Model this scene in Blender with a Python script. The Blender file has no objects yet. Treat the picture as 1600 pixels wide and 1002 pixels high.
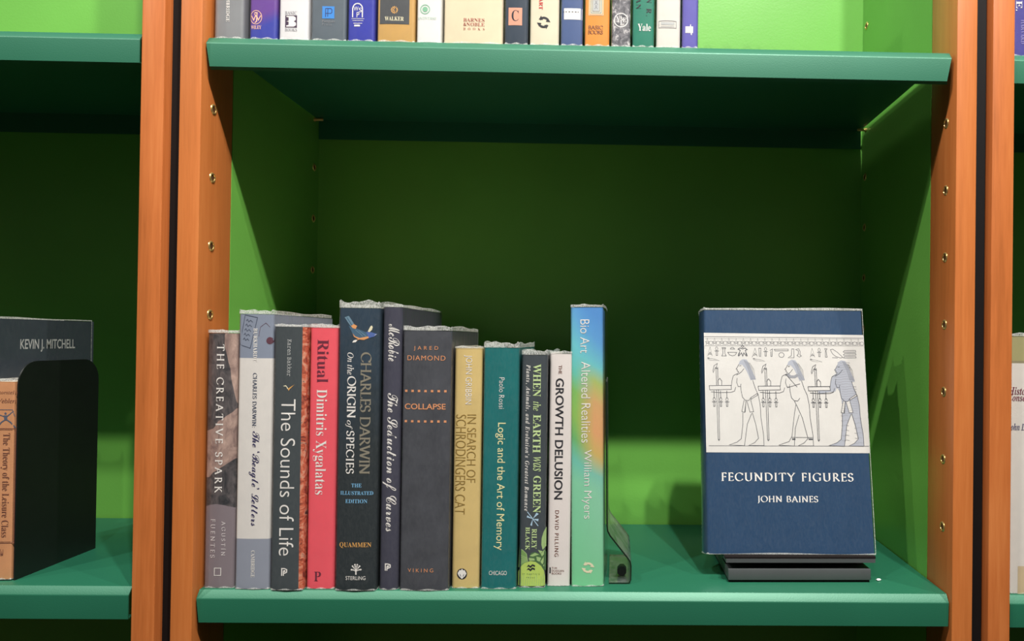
import bpy, bmesh, math, random
from mathutils import Matrix, Vector

random.seed(7)
S = bpy.context.scene
COL = S.collection

# ------------------------------------------------------------------ camera, world, lamps, exposure
def rot(rx, ry, rz):
    return Matrix.Rotation(rz, 4, 'Z') @ Matrix.Rotation(rx, 4, 'X') @ Matrix.Rotation(ry, 4, 'Y')

cam_data = bpy.data.cameras.new('camera')
cam = bpy.data.objects.new('camera', cam_data)
COL.objects.link(cam)
cam_data.sensor_fit = 'HORIZONTAL'
cam_data.sensor_width = 36.0
cam_data.lens = 36.0 * 1160.0 / 1600.0
cam_data.shift_x = (800.0 - 986.29) / 1600.0
cam_data.shift_y = (522.98 - 501.0) / 1600.0
cam_data.clip_start = 0.01
cam.matrix_world = Matrix.Translation((0.38381, -0.68779, 0.23526)) @ rot(0.008235, -0.013072, -0.020329) @ Matrix.Rotation(math.pi / 2, 4, 'X')
S.camera = cam

world = bpy.data.worlds.new('shop_ambience')
S.world = world
world.use_nodes = True
world.node_tree.nodes['Background'].inputs[0].default_value = (1.0, 0.95, 0.9, 1)
world.node_tree.nodes['Background'].inputs[1].default_value = 0.035

S.view_settings.view_transform = 'Standard'
S.view_settings.look = 'None'
S.view_settings.exposure = 0.33
S.view_settings.gamma = 1.0
S.view_settings.use_curve_mapping = False
S.cycles.transparent_max_bounces = 24

def lamp(x, y, z, power, target, angle=75, radius=0.022, color=(1.0, 0.965, 0.92)):
    l = bpy.data.lights.new('ceiling_spotlight', 'SPOT')
    l.energy = power
    l.color = color
    l.spot_size = math.radians(angle)
    l.spot_blend = 0.6
    l.shadow_soft_size = radius
    o = bpy.data.objects.new('ceiling_spotlight', l)
    COL.objects.link(o)
    o.location = (x, y, z)
    d = Vector(target) - Vector((x, y, z))
    o.rotation_euler = d.to_track_quat('-Z', 'Y').to_euler()
    return o

lamp(-1.54, -1.00, 2.09, 40, (0.30, 0.1, 0.2))
lamp(-0.68, -1.00, 2.09, 62, (0.25, 0.1, 0.2))
lamp(0.18, -1.00, 1.95, 24, (0.30, 0.1, 0.2))
lamp(0.60, -1.00, 1.93, 96, (0.40, 0.1, 0.2))
lamp(0.80, -1.00, 1.91, 84, (0.40, 0.1, 0.2))
lamp(1.60, -1.00, 2.09, 60, (0.45, 0.1, 0.2))

# ------------------------------------------------------------------ materials
def lin(c):
    return tuple((v / 255 / 12.92 if v / 255 <= 0.04045 else ((v / 255 + 0.055) / 1.055) ** 2.4) for v in c) + (1.0,)

MATS = {}
def new_mat(name):
    m = bpy.data.materials.new(name)
    m.use_nodes = True
    nt = m.node_tree
    b = nt.nodes['Principled BSDF']
    return m, nt, b

def nd(nt, typ, **kw):
    n = nt.nodes.new(typ)
    for k, v in kw.items():
        setattr(n, k, v)
    return n

def coords(nt, scale=(1, 1, 1)):
    tc = nd(nt, 'ShaderNodeTexCoord')
    mp = nd(nt, 'ShaderNodeMapping')
    mp.inputs['Scale'].default_value = scale
    nt.links.new(tc.outputs['Object'], mp.inputs['Vector'])
    return mp.outputs[0]

def noise(nt, vec, scale, detail=3.0, rough=0.5, dist=0.0):
    n = nd(nt, 'ShaderNodeTexNoise')
    n.inputs['Scale'].default_value = scale
    n.inputs['Detail'].default_value = detail
    n.inputs['Roughness'].default_value = rough
    n.inputs['Distortion'].default_value = dist
    nt.links.new(vec, n.inputs['Vector'])
    return n.outputs['Fac']

def ramp(nt, fac, stops, interp='LINEAR'):
    r = nd(nt, 'ShaderNodeValToRGB')
    r.color_ramp.interpolation = interp
    e = r.color_ramp.elements
    while len(e) < len(stops):
        e.new(0.5)
    for el, (p, c) in zip(e, stops):
        el.position = p
        el.color = c if len(c) == 4 else lin(c)
    nt.links.new(fac, r.inputs[0])
    return r.outputs[0]

def bump(nt, b, h, strength, dist=0.001):
    n = nd(nt, 'ShaderNodeBump')
    n.inputs['Strength'].default_value = strength
    n.inputs['Distance'].default_value = dist
    nt.links.new(h, n.inputs['Height'])
    nt.links.new(n.outputs[0], b.inputs['Normal'])

def math_n(nt, op, a, b=None, c=None):
    n = nd(nt, 'ShaderNodeMath', operation=op)
    for i, v in enumerate((a, b, c)):
        if v is None:
            continue
        if isinstance(v, (int, float)):
            n.inputs[i].default_value = v
        else:
            nt.links.new(v, n.inputs[i])
    return n.outputs[0]

def mix_c(nt, fac, a, b):
    n = nd(nt, 'ShaderNodeMix', data_type='RGBA')
    for sock, v in ((n.inputs[0], fac), (n.inputs[6], a), (n.inputs[7], b)):
        if isinstance(v, (int, float)):
            sock.default_value = v
        elif isinstance(v, tuple):
            sock.default_value = v if len(v) == 4 else lin(v)
        else:
            nt.links.new(v, sock)
    return n.outputs[2]

def plain(name, c, rough=0.5, spec=0.5, metal=0.0, var=0.08, nscale=60, bmp=0.0):
    key = name
    if key in MATS:
        return MATS[key]
    m, nt, b = new_mat(name)
    v = coords(nt)
    n = noise(nt, v, nscale)
    c0 = lin(c)
    lo = tuple(x * (1 - var) for x in c0[:3]) + (1,)
    hi = tuple(min(1, x * (1 + var)) for x in c0[:3]) + (1,)
    col = ramp(nt, n, [(0.3, lo), (0.7, hi)])
    nt.links.new(col, b.inputs['Base Color'])
    b.inputs['Roughness'].default_value = rough
    b.inputs['Specular IOR Level'].default_value = spec
    b.inputs['Metallic'].default_value = metal
    if bmp:
        bump(nt, b, n, bmp)
    MATS[key] = m
    return m

def ink(name, c):
    return plain('ink_' + name, c, rough=0.45, spec=0.4, var=0.03)

INK = dict(white=(236, 232, 226), pale=(214, 206, 206), slate=(84, 92, 110), navyink=(52, 48, 92), sealred=(98, 60, 72),
           silver=(188, 190, 188), cream=(232, 224, 190), maroon=(112, 42, 62), taupe=(140, 134, 118), sky=(126, 184, 222),
           amber=(222, 166, 92), copper=(222, 152, 108), olive=(148, 120, 58), butter=(238, 232, 176), leaf=(198, 222, 158),
           ice=(176, 206, 226), brown=(120, 74, 58), ink=(44, 44, 50), peach=(246, 196, 168), grey=(142, 142, 146),
           aubergine=(74, 56, 78), azure=(66, 140, 216), charcoal=(74, 76, 78), mint=(132, 186, 152), palemint=(186, 206, 192),
           rust=(166, 84, 72), salmon=(222, 158, 132), red=(206, 66, 62), kraft=(206, 186, 150), lilac=(150, 142, 204),
           birdblue=(72, 104, 128), birdlight=(112, 142, 160), birdhead=(84, 108, 168), birdorange=(226, 160, 104),
           lime=(186, 210, 104), leafmid=(122, 160, 92), leafdark=(78, 112, 70), leafpale=(164, 194, 128),
           line=(76, 78, 84), hairgrey=(150, 152, 158), figfill=(170, 174, 184), hairfill=(172, 176, 186), paper=(212, 210, 205), gold=(196, 150, 84), kohl=(60, 62, 66))
def IM(k):
    return ink(k, INK[k])

# lime-green painted boards
def paint(name, c, rough, spec, orange_peel=0.15, var=0.05, sc=420):
    m, nt, b = new_mat(name)
    v = coords(nt)
    c0 = lin(c)
    n = noise(nt, v, 9)
    col = ramp(nt, n, [(0.3, tuple(x * (1 - var) for x in c0[:3]) + (1,)), (0.7, tuple(min(1, x * (1 + var)) for x in c0[:3]) + (1,))])
    nt.links.new(col, b.inputs['Base Color'])
    b.inputs['Roughness'].default_value = rough
    b.inputs['Specular IOR Level'].default_value = spec
    bump(nt, b, noise(nt, v, sc, 2), orange_peel, 0.0006)
    return m
M_LIME = paint('lime_green_lacquer', (108, 174, 74), 0.36, 0.5)
M_SHELF = paint('sea_green_powder_coat', (30, 96, 71), 0.46, 1.0, 0.12, 0.04, 900)
M_SHELF.node_tree.nodes['Principled BSDF'].inputs['Specular Tint'].default_value = (0.58, 1.0, 0.78, 1)

def wood(name, c1, c2, c3):
    m, nt, b = new_mat(name)
    oi = nd(nt, 'ShaderNodeObjectInfo')
    tc = nd(nt, 'ShaderNodeTexCoord')
    off = nd(nt, 'ShaderNodeVectorMath', operation='ADD')
    sc = nd(nt, 'ShaderNodeVectorMath', operation='SCALE')
    cx = nd(nt, 'ShaderNodeCombineXYZ')
    for i in range(3):
        nt.links.new(oi.outputs['Random'], cx.inputs[i])
    nt.links.new(cx.outputs[0], sc.inputs[0]); sc.inputs['Scale'].default_value = 3.0
    nt.links.new(tc.outputs['Object'], off.inputs[0]); nt.links.new(sc.outputs[0], off.inputs[1])
    mp = nd(nt, 'ShaderNodeMapping'); mp.inputs['Scale'].default_value = (1, 1, 0.05)
    nt.links.new(off.outputs[0], mp.inputs[0])
    fine = noise(nt, mp.outputs[0], 420, 4, 0.6)
    wide = noise(nt, mp.outputs[0], 60, 3, 0.5, 0.6)
    mp2 = nd(nt, 'ShaderNodeMapping'); mp2.inputs['Scale'].default_value = (1, 1, 0.5)
    nt.links.new(off.outputs[0], mp2.inputs[0])
    cloud = noise(nt, mp2.outputs[0], 14, 2)
    f = math_n(nt, 'ADD', math_n(nt, 'MULTIPLY', fine, 0.35), math_n(nt, 'ADD', math_n(nt, 'MULTIPLY', wide, 0.4), math_n(nt, 'MULTIPLY', cloud, 0.25)))
    col = ramp(nt, f, [(0.22, c1), (0.5, c2), (0.78, c3)])
    col = mix_c(nt, math_n(nt, 'MULTIPLY', oi.outputs['Random'], 0.35), col, (204, 126, 60))
    nt.links.new(col, b.inputs['Base Color'])
    b.inputs['Roughness'].default_value = 0.38
    b.inputs['Specular IOR Level'].default_value = 0.4
    bump(nt, b, fine, 0.06, 0.0005)
    return m
M_WOOD = wood('cherry_wood', (144, 78, 34), (184, 104, 52), (204, 127, 70))
M_BLACK = plain('black_filler', (14, 14, 15), 0.6, 0.3)
M_BRASS = plain('brass', (226, 190, 120), 0.3, 0.5, 0.75)
M_HOLE_SHADE = plain('hole_shade_disc', (84, 54, 30), 0.7, 0.2)  # flat disc in each uncut sleeve, coloured like the shade inside a hole
M_STEEL = plain('bright_steel', (190, 196, 190), 0.25, 0.5, 1.0)
M_BLKMETAL = plain('black_painted_steel', (20, 24, 22), 0.42, 0.4)
M_BLKPLAST = plain('black_acrylic', (78, 81, 82), 0.34, 0.5, var=0.03)
M_FELT = plain('black_felt', (34, 30, 30), 0.95, 0.1, nscale=900, bmp=0.5)
M_FLOOR = plain('dark_carpet', (58, 54, 50), 0.95, 0.1, nscale=300)
M_WALL = plain('dark_wall_paint', (52, 50, 48), 0.8, 0.2)
M_LINT = plain('white_lint', (240, 240, 236), 0.9, 0.1, nscale=900, bmp=0.5)

def pages(name, c):
    m, nt, b = new_mat(name)
    v = coords(nt, (1, 0.02, 0.02))
    n = noise(nt, v, 2200, 2)
    col = ramp(nt, n, [(0.3, tuple(x * 0.72 for x in c)), (0.7, c)])
    nt.links.new(col, b.inputs['Base Color'])
    b.inputs['Roughness'].default_value = 0.85
    return m
M_PAGES = pages('cream_page_edges', (226, 216, 192))

def film(name, haze, gloss, bscale=70, bstr=0.35, tint=0.985):
    m = bpy.data.materials.new(name)
    m.use_nodes = True
    nt = m.node_tree
    for n in list(nt.nodes):
        nt.nodes.remove(n)
    out = nd(nt, 'ShaderNodeOutputMaterial')
    tr = nd(nt, 'ShaderNodeBsdfTransparent'); tr.inputs[0].default_value = (tint, tint, tint, 1)
    gl = nd(nt, 'ShaderNodeBsdfGlossy'); gl.inputs['Roughness'].default_value = gloss
    df = nd(nt, 'ShaderNodeBsdfDiffuse'); df.inputs[0].default_value = lin((228, 230, 224))
    lw = nd(nt, 'ShaderNodeLayerWeight'); lw.inputs[0].default_value = 0.5
    v = coords(nt, (1, 1, 0.35))
    n1 = noise(nt, v, bscale, 3, 0.55, 0.8)
    n2 = noise(nt, v, bscale * 6, 4, 0.6, 1.5)
    bp = nd(nt, 'ShaderNodeBump'); bp.inputs['Strength'].default_value = bstr; bp.inputs['Distance'].default_value = 0.004
    nt.links.new(n1, bp.inputs['Height'])
    nt.links.new(bp.outputs[0], gl.inputs['Normal'])
    nt.links.new(bp.outputs[0], lw.inputs['Normal'])
    fac = math_n(nt, 'MULTIPLY_ADD', math_n(nt, 'POWER', lw.outputs['Facing'], 4.0), 0.6, 0.045)
    m1 = nd(nt, 'ShaderNodeMixShader')
    nt.links.new(fac, m1.inputs[0]); nt.links.new(tr.outputs[0], m1.inputs[1]); nt.links.new(gl.outputs[0], m1.inputs[2])
    m2 = nd(nt, 'ShaderNodeMixShader')
    hz = ramp(nt, n2, [(0.40, (haze * 0.35,) * 3 + (1,)), (0.68, (min(1, haze * 1.9),) * 3 + (1,))])
    nt.links.new(hz, m2.inputs[0]); nt.links.new(m1.outputs[0], m2.inputs[1]); nt.links.new(df.outputs[0], m2.inputs[2])
    nt.links.new(m2.outputs[0], out.inputs[0])
    return m
M_FILM = film('clear_book_film', 0.010, 0.10)
M_FOLD = film('folded_book_film', 0.42, 0.15, 160, 0.6)
M_RIM = film('crumpled_film_edge', 0.75, 0.2, 300, 0.8)
M_ACRYL = film('clear_smoky_acrylic', 0.06, 0.06, 8, 0.05, 0.80)
M_ACRYL_EDGE = plain('dark_acrylic_edge', (26, 40, 28), 0.2, 0.5)

# ------------------------------------------------------------------ object helpers
def mesh_obj(name, bm, mats, parent=None, smooth=None):
    me = bpy.data.meshes.new(name)
    bmesh.ops.recalc_face_normals(bm, faces=bm.faces[:])
    bm.to_mesh(me)
    bm.free()
    for m in (mats if isinstance(mats, (list, tuple)) else [mats]):
        me.materials.append(m)
    if smooth:
        me.polygons.foreach_set('use_smooth', [True] * len(me.polygons))
        me.set_sharp_from_angle(angle=math.radians(smooth))
    o = bpy.data.objects.new(name, me)
    COL.objects.link(o)
    if parent:
        o.parent = parent
    return o

def flat_obj(name, verts, faces, fm, mats, parent):
    me = bpy.data.meshes.new(name)
    me.from_pydata(verts, [], faces)
    for m in mats:
        me.materials.append(m)
    if fm:
        me.polygons.foreach_set('material_index', fm)
    me.update()
    o = bpy.data.objects.new(name, me)
    COL.objects.link(o)
    o.parent = parent
    return o

def thing(name, label, cat, loc=(0, 0, 0), group=None):
    o = bpy.data.objects.new(name, None)
    o.empty_display_size = 0.02
    COL.objects.link(o)
    o.location = loc
    o['label'] = label
    o['category'] = cat
    if group:
        o['group'] = group
    return o

def tag(o, label, cat, group=None):
    o['label'] = label
    o['category'] = cat
    if group:
        o['group'] = group
    return o

def structure(o):
    o['kind'] = 'structure'
    return o

def add_box(bm, lo, hi, bevel=0.0, seg=2):
    t = bmesh.new()
    bmesh.ops.create_cube(t, size=1.0)
    for v in t.verts:
        v.co = Vector([(lo[i] + hi[i]) / 2 + v.co[i] * (hi[i] - lo[i]) for i in range(3)])
    if bevel:
        bmesh.ops.bevel(t, geom=t.edges[:], offset=bevel, segments=seg, affect='EDGES', profile=0.5)
    me = bpy.data.meshes.new('tmp')
    t.to_mesh(me); t.free()
    bm.from_mesh(me)
    bpy.data.meshes.remove(me)

def box(name, lo, hi, mat, parent=None, bevel=0.0, seg=2):
    bm = bmesh.new()
    add_box(bm, lo, hi, bevel, seg)
    return mesh_obj(name, bm, mat, parent, 40 if bevel else None)

def extrude_profile(bm, pts, a, b, place, caps=True):
    """closed 2D profile pts swept from a to b; place(p, t) -> 3D"""
    r0 = [bm.verts.new(place(p, a)) for p in pts]
    r1 = [bm.verts.new(place(p, b)) for p in pts]
    n = len(pts)
    for i in range(n):
        bm.faces.new((r0[i], r0[(i + 1) % n], r1[(i + 1) % n], r1[i]))
    if caps:
        bm.faces.new(list(reversed(r0)))
        bm.faces.new(r1)

# ------------------------------------------------------------------ 2D print: lettering, logos, pictures
class P2:
    def __init__(self):
        self.v, self.f, self.m, self.l, self.keys = [], [], [], [], []
        self.layer = 0
    def key(self, k):
        if k not in self.keys:
            self.keys.append(k)
        return self.keys.index(k)
    def poly(self, pts, k):
        i = len(self.v)
        self.v += [(x, y, self.layer) for x, y in pts]
        self.f.append(list(range(i, i + len(pts))))
        self.m.append(self.key(k))
    def rect(self, x0, y0, x1, y1, k):
        self.poly([(x0, y0), (x1, y0), (x1, y1), (x0, y1)], k)
    def ell(self, cx, cy, rx, ry, k, n=28):
        self.poly([(cx + rx * math.cos(t * 2 * math.pi / n), cy + ry * math.sin(t * 2 * math.pi / n)) for t in range(n)], k)
    def stroke(self, pts, w, k, closed=False):
        n = len(pts)
        L, R = [], []
        for i in range(n):
            p = Vector(pts[i])
            a = Vector(pts[(i - 1) % n]) if (i > 0 or closed) else None
            b = Vector(pts[(i + 1) % n]) if (i < n - 1 or closed) else None
            d1 = (p - a).normalized() if a is not None and (p - a).length > 1e-9 else None
            d2 = (b - p).normalized() if b is not None and (b - p).length > 1e-9 else None
            d1 = d1 or d2 or Vector((1, 0)); d2 = d2 or d1
            t = d1 + d2
            t = t.normalized() if t.length > 1e-6 else d1
            nn = Vector((-t.y, t.x))
            s = max(0.45, abs(nn.dot(Vector((-d1.y, d1.x)))))
            q = nn * (w / 2 / s)
            L.append(p + q); R.append(p - q)
        i0 = len(self.v)
        for a, b in zip(L, R):
            self.v += [(a.x, a.y, self.layer), (b.x, b.y, self.layer)]
        for i in range(n if closed else n - 1):
            j = (i + 1) % n
            self.f.append([i0 + 2 * i, i0 + 2 * i + 1, i0 + 2 * j + 1, i0 + 2 * j])
            self.m.append(self.key(k))
    def ring(self, cx, cy, rx, ry, w, k, n=32, a0=0.0, a1=None):
        if a1 is None:
            self.stroke([(cx + rx * math.cos(t * 2 * math.pi / n), cy + ry * math.sin(t * 2 * math.pi / n)) for t in range(n)], w, k, True)
        else:
            self.stroke([(cx + rx * math.cos(a0 + (a1 - a0) * t / n), cy + ry * math.sin(a0 + (a1 - a0) * t / n)) for t in range(n + 1)], w, k)
    def up(self):
        self.layer += 1
    def mesh2d(self, verts, faces, k):
        i = len(self.v)
        self.v += [(x, y, self.layer) for x, y in verts]
        self.f += [[a + i for a in f] for f in faces]
        self.m += [self.key(k)] * len(faces)

def _map(s, up, lo, special={}):
    out = ''
    for c in s:
        if c in special:
            out += special[c]
        elif 'A' <= c <= 'Z':
            out += chr(up + ord(c) - 65)
        elif 'a' <= c <= 'z':
            out += chr(lo + ord(c) - 97)
        else:
            out += c
    return out
STY = {'serif': (0x1D400, 0x1D41A, -0.006), 'bserif': (0x1D400, 0x1D41A, 0.0), 'italic': (0x1D434, 0x1D44E, 0.004),
       'bitalic': (0x1D468, 0x1D482, 0.0), 'lserif': (0x1D400, 0x1D41A, -0.008), 'script': (0x1D4D0, 0x1D4EA, 0.0), 'mono': (0x1D670, 0x1D68A, 0.0)}
# light roman capitals drawn with a slanted broad nib: strokes on a unit-high body
def _arc(cx, cy, rx, ry, a0, a1, n=14):
    return [(cx + rx * math.cos(math.radians(a0 + (a1 - a0) * i / n)), cy + ry * math.sin(math.radians(a0 + (a1 - a0) * i / n))) for i in range(n + 1)]
def _sf(*xs, y=0.0, w=0.11):
    return [[(x - w, y), (x + w, y)] for x in xs]
def _glyphs():
    g = {}
    st = lambda x: [(x, 0), (x, 1)]
    g['A'] = (0.80, [[(0.06, 0), (0.40, 1)], [(0.40, 1), (0.74, 0)], [(0.18, 0.34), (0.62, 0.34)]] + _sf(0.06, 0.74))
    g['B'] = (0.62, [st(0.12), [(0.06, 1), (0.28, 1)] + _arc(0.28, 0.76, 0.24, 0.24, 80, -90) + [(0.12, 0.52)], [(0.12, 0.52), (0.3, 0.52)] + _arc(0.3, 0.26, 0.28, 0.26, 90, -90) + [(0.06, 0)]])
    g['C'] = (0.80, [_arc(0.45, 0.5, 0.41, 0.51, 42, 318, 26), [(0.76, 0.74), (0.76, 0.98)], [(0.755, 0.16), (0.76, 0.24)]])
    g['D'] = (0.84, [st(0.14), [(0.04, 1), (0.34, 1)] + _arc(0.34, 0.5, 0.44, 0.5, 90, -90, 20) + [(0.04, 0)]])
    g['E'] = (0.56, [st(0.14), [(0.04, 1), (0.5, 1), (0.5, 0.86)], [(0.14, 0.52), (0.44, 0.52)], [(0.44, 0.44), (0.44, 0.6)], [(0.04, 0), (0.53, 0), (0.55, 0.15)]])
    g['F'] = (0.52, [st(0.14), [(0.04, 1), (0.5, 1), (0.5, 0.86)], [(0.14, 0.52), (0.42, 0.52)], [(0.42, 0.44), (0.42, 0.6)]] + _sf(0.14))
    g['G'] = (0.86, [_arc(0.46, 0.5, 0.41, 0.51, 42, 300, 26) + [(0.74, 0.06)], [(0.77, 0.74), (0.77, 0.98)], [(0.74, 0.06), (0.74, 0.42)]] + _sf(0.74, y=0.42))
    g['H'] = (0.86, [st(0.14), st(0.72), [(0.14, 0.51), (0.72, 0.51)]] + _sf(0.14, 0.72) + _sf(0.14, 0.72, y=1.0))
    g['I'] = (0.30, [st(0.15)] + _sf(0.15) + _sf(0.15, y=1.0))
    g['J'] = (0.34, [[(0.2, 1), (0.2, 0.0), (0.14, -0.16), (0.02, -0.22)]] + _sf(0.2, y=1.0))
    g['K'] = (0.72, [st(0.14), [(0.14, 0.46), (0.56, 1)], [(0.26, 0.6), (0.70, 0)]] + _sf(0.14) + _sf(0.14, 0.58, y=1.0) + _sf(0.68, w=0.08))
    g['L'] = (0.54, [st(0.14), [(0.04, 0), (0.5, 0), (0.53, 0.16)]] + _sf(0.14, y=1.0))
    g['N'] = (0.88, [st(0.14), [(0.12, 1), (0.74, 0)], st(0.74)] + _sf(0.14) + _sf(0.10, 0.74, y=1.0))
    g['O'] = (0.92, [_arc(0.46, 0.5, 0.42, 0.51, 0, 360, 32)])
    g['P'] = (0.56, [st(0.14), [(0.04, 1), (0.26, 1)] + _arc(0.26, 0.73, 0.27, 0.27, 80, -100) + [(0.14, 0.47)]] + _sf(0.14))
    g['R'] = (0.70, [st(0.14), [(0.04, 1), (0.26, 1)] + _arc(0.26, 0.75, 0.25, 0.25, 80, -95) + [(0.14, 0.5)], [(0.3, 0.5), (0.70, -0.02)]] + _sf(0.14))
    g['S'] = (0.52, [_arc(0.26, 0.75, 0.2, 0.26, 40, 250, 14) + _arc(0.26, 0.25, 0.22, 0.26, 68, -145, 16), [(0.44, 0.8), (0.44, 0.97)], [(0.06, 0.04), (0.06, 0.2)]])
    g['T'] = (0.72, [st(0.36), [(0.02, 0.84), (0.03, 1), (0.69, 1), (0.70, 0.84)]] + _sf(0.36))
    g['U'] = (0.84, [[(0.14, 1), (0.14, 0.3)] + _arc(0.42, 0.3, 0.28, 0.31, 180, 360, 16) + [(0.70, 1)]] + _sf(0.14, 0.70, y=1.0))
    g['V'] = (0.80, [[(0.06, 1), (0.40, 0)], [(0.40, 0), (0.74, 1)]] + _sf(0.06, 0.74, y=1.0))
    g['W'] = (1.16, [[(0.06, 1), (0.34, 0)], [(0.34, 0), (0.58, 1)], [(0.58, 1), (0.84, 0)], [(0.84, 0), (1.10, 1)]] + _sf(0.06, 1.10, y=1.0))
    g['Y'] = (0.76, [[(0.06, 1), (0.38, 0.5)], [(0.70, 1), (0.38, 0.5)], [(0.38, 0.52), (0.38, 0)]] + _sf(0.38) + _sf(0.06, 0.70, y=1.0))
    g[':'] = (0.26, [[(0.13, 0.02), (0.13, 0.14)], [(0.13, 0.52), (0.13, 0.64)]])
    g['Í'] = (0.30, g['I'][1] + [[(0.15, 1.12), (0.28, 1.3)]])
    return g
GLYPHS = _glyphs()
def pen_text(s, aspect, thick=0.13, thin=0.035, nib=22):
    def build(sp):
        vs, fs, x = [], [], 0.0
        for c in s:
            if c == ' ':
                x += 0.34 + sp
                continue
            w, strokes = GLYPHS[c]
            for pts in strokes:
                n = len(pts)
                closed = n > 3 and (Vector(pts[0]) - Vector(pts[-1])).length < 1e-6
                i0 = len(vs)
                for i in range(n):
                    a = Vector(pts[i - 1]) if i > 0 else (Vector(pts[-2]) if closed else Vector(pts[0]))
                    b = Vector(pts[i + 1]) if i < n - 1 else (Vector(pts[1]) if closed else Vector(pts[-1]))
                    d = (b - a).normalized()
                    wd = thin + thick * abs(math.sin(math.atan2(d.y, d.x) - math.radians(nib)))
                    nn = Vector((-d.y, d.x)) * wd / 2
                    p_ = Vector(pts[i])
                    vs += [(x + p_.x + nn.x, p_.y + nn.y), (x + p_.x - nn.x, p_.y - nn.y)]
                fs += [[i0 + 2 * i, i0 + 2 * i + 1, i0 + 2 * i + 3, i0 + 2 * i + 2] for i in range(n - 1)]
            x += w + sp
        return vs, fs
    def dims(vs):
        xs = [v[0] for v in vs]; ys = [v[1] for v in vs]
        return min(xs), max(xs), min(ys), max(ys)
    vs, fs = build(0.10)
    a, b, c, d = dims(vs)
    extra = (aspect * (d - c) / 1.25 - (b - a)) / max(1, len(s) - 1)
    vs, fs = build(max(0.02, 0.10 + extra))
    a, b, c, d = dims(vs)
    return [((x - a) / (b - a), (y - c) / (d - c)) for x, y in vs], fs

_TXT = {}
def text2d(s, style, aspect):
    key = (s, style, round(aspect, 3))
    if key in _TXT:
        return _TXT[key]
    if style == 'lserif' and all(c in GLYPHS or c == ' ' for c in s):
        _TXT[key] = pen_text(s, aspect)
        return _TXT[key]
    body, off = s, 0.0
    if style in STY:
        u, l, off = STY[style]
        body = _map(s, u, l, {'h': 'ℎ'} if style == 'italic' else {})
    elif style == 'thin':
        off = -0.008
    elif style == 'bsans':
        off = 0.014
    def build(space):
        c = bpy.data.curves.new('lettering_tmp', 'FONT')
        c.body = body
        c.size = 1.0
        c.offset = off
        c.resolution_u = 4
        c.space_character = space
        o = bpy.data.objects.new('lettering_tmp', c)
        COL.objects.link(o)
        dg = bpy.context.evaluated_depsgraph_get()
        me = bpy.data.meshes.new_from_object(o.evaluated_get(dg))
        vs = [(v.co.x, v.co.y) for v in me.vertices]
        fs = [list(p.vertices) for p in me.polygons]
        bpy.data.objects.remove(o)
        bpy.data.curves.remove(c)
        bpy.data.meshes.remove(me)
        return vs, fs
    def dims(vs):
        xs = [v[0] for v in vs]; ys = [v[1] for v in vs]
        return min(xs), max(xs), min(ys), max(ys)
    vs, fs = build(1.0)
    a, b, c_, d = dims(vs)
    nat = (b - a) / (d - c_)
    if len(s) > 2 and aspect / nat > 1.12:
        vs, fs = build(1 + (aspect / nat - 1) * 1.15)
        a, b, c_, d = dims(vs)
    vs = [((x - a) / (b - a), (y - c_) / (d - c_)) for x, y in vs]
    _TXT[key] = (vs, fs)
    return vs, fs

def add_text(p, s, style, k, x0, x1, y0, y1, down):
    w, h = x1 - x0, y1 - y0
    if down:
        vs, fs = text2d(s, style, h / w)
        p.mesh2d([(x0 + v[1] * w, y1 - v[0] * h) for v in vs], fs, k)
    else:
        vs, fs = text2d(s, style, w / h)
        p.mesh2d([(x0 + v[0] * w, y0 + v[1] * h) for v in vs], fs, k)

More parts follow.
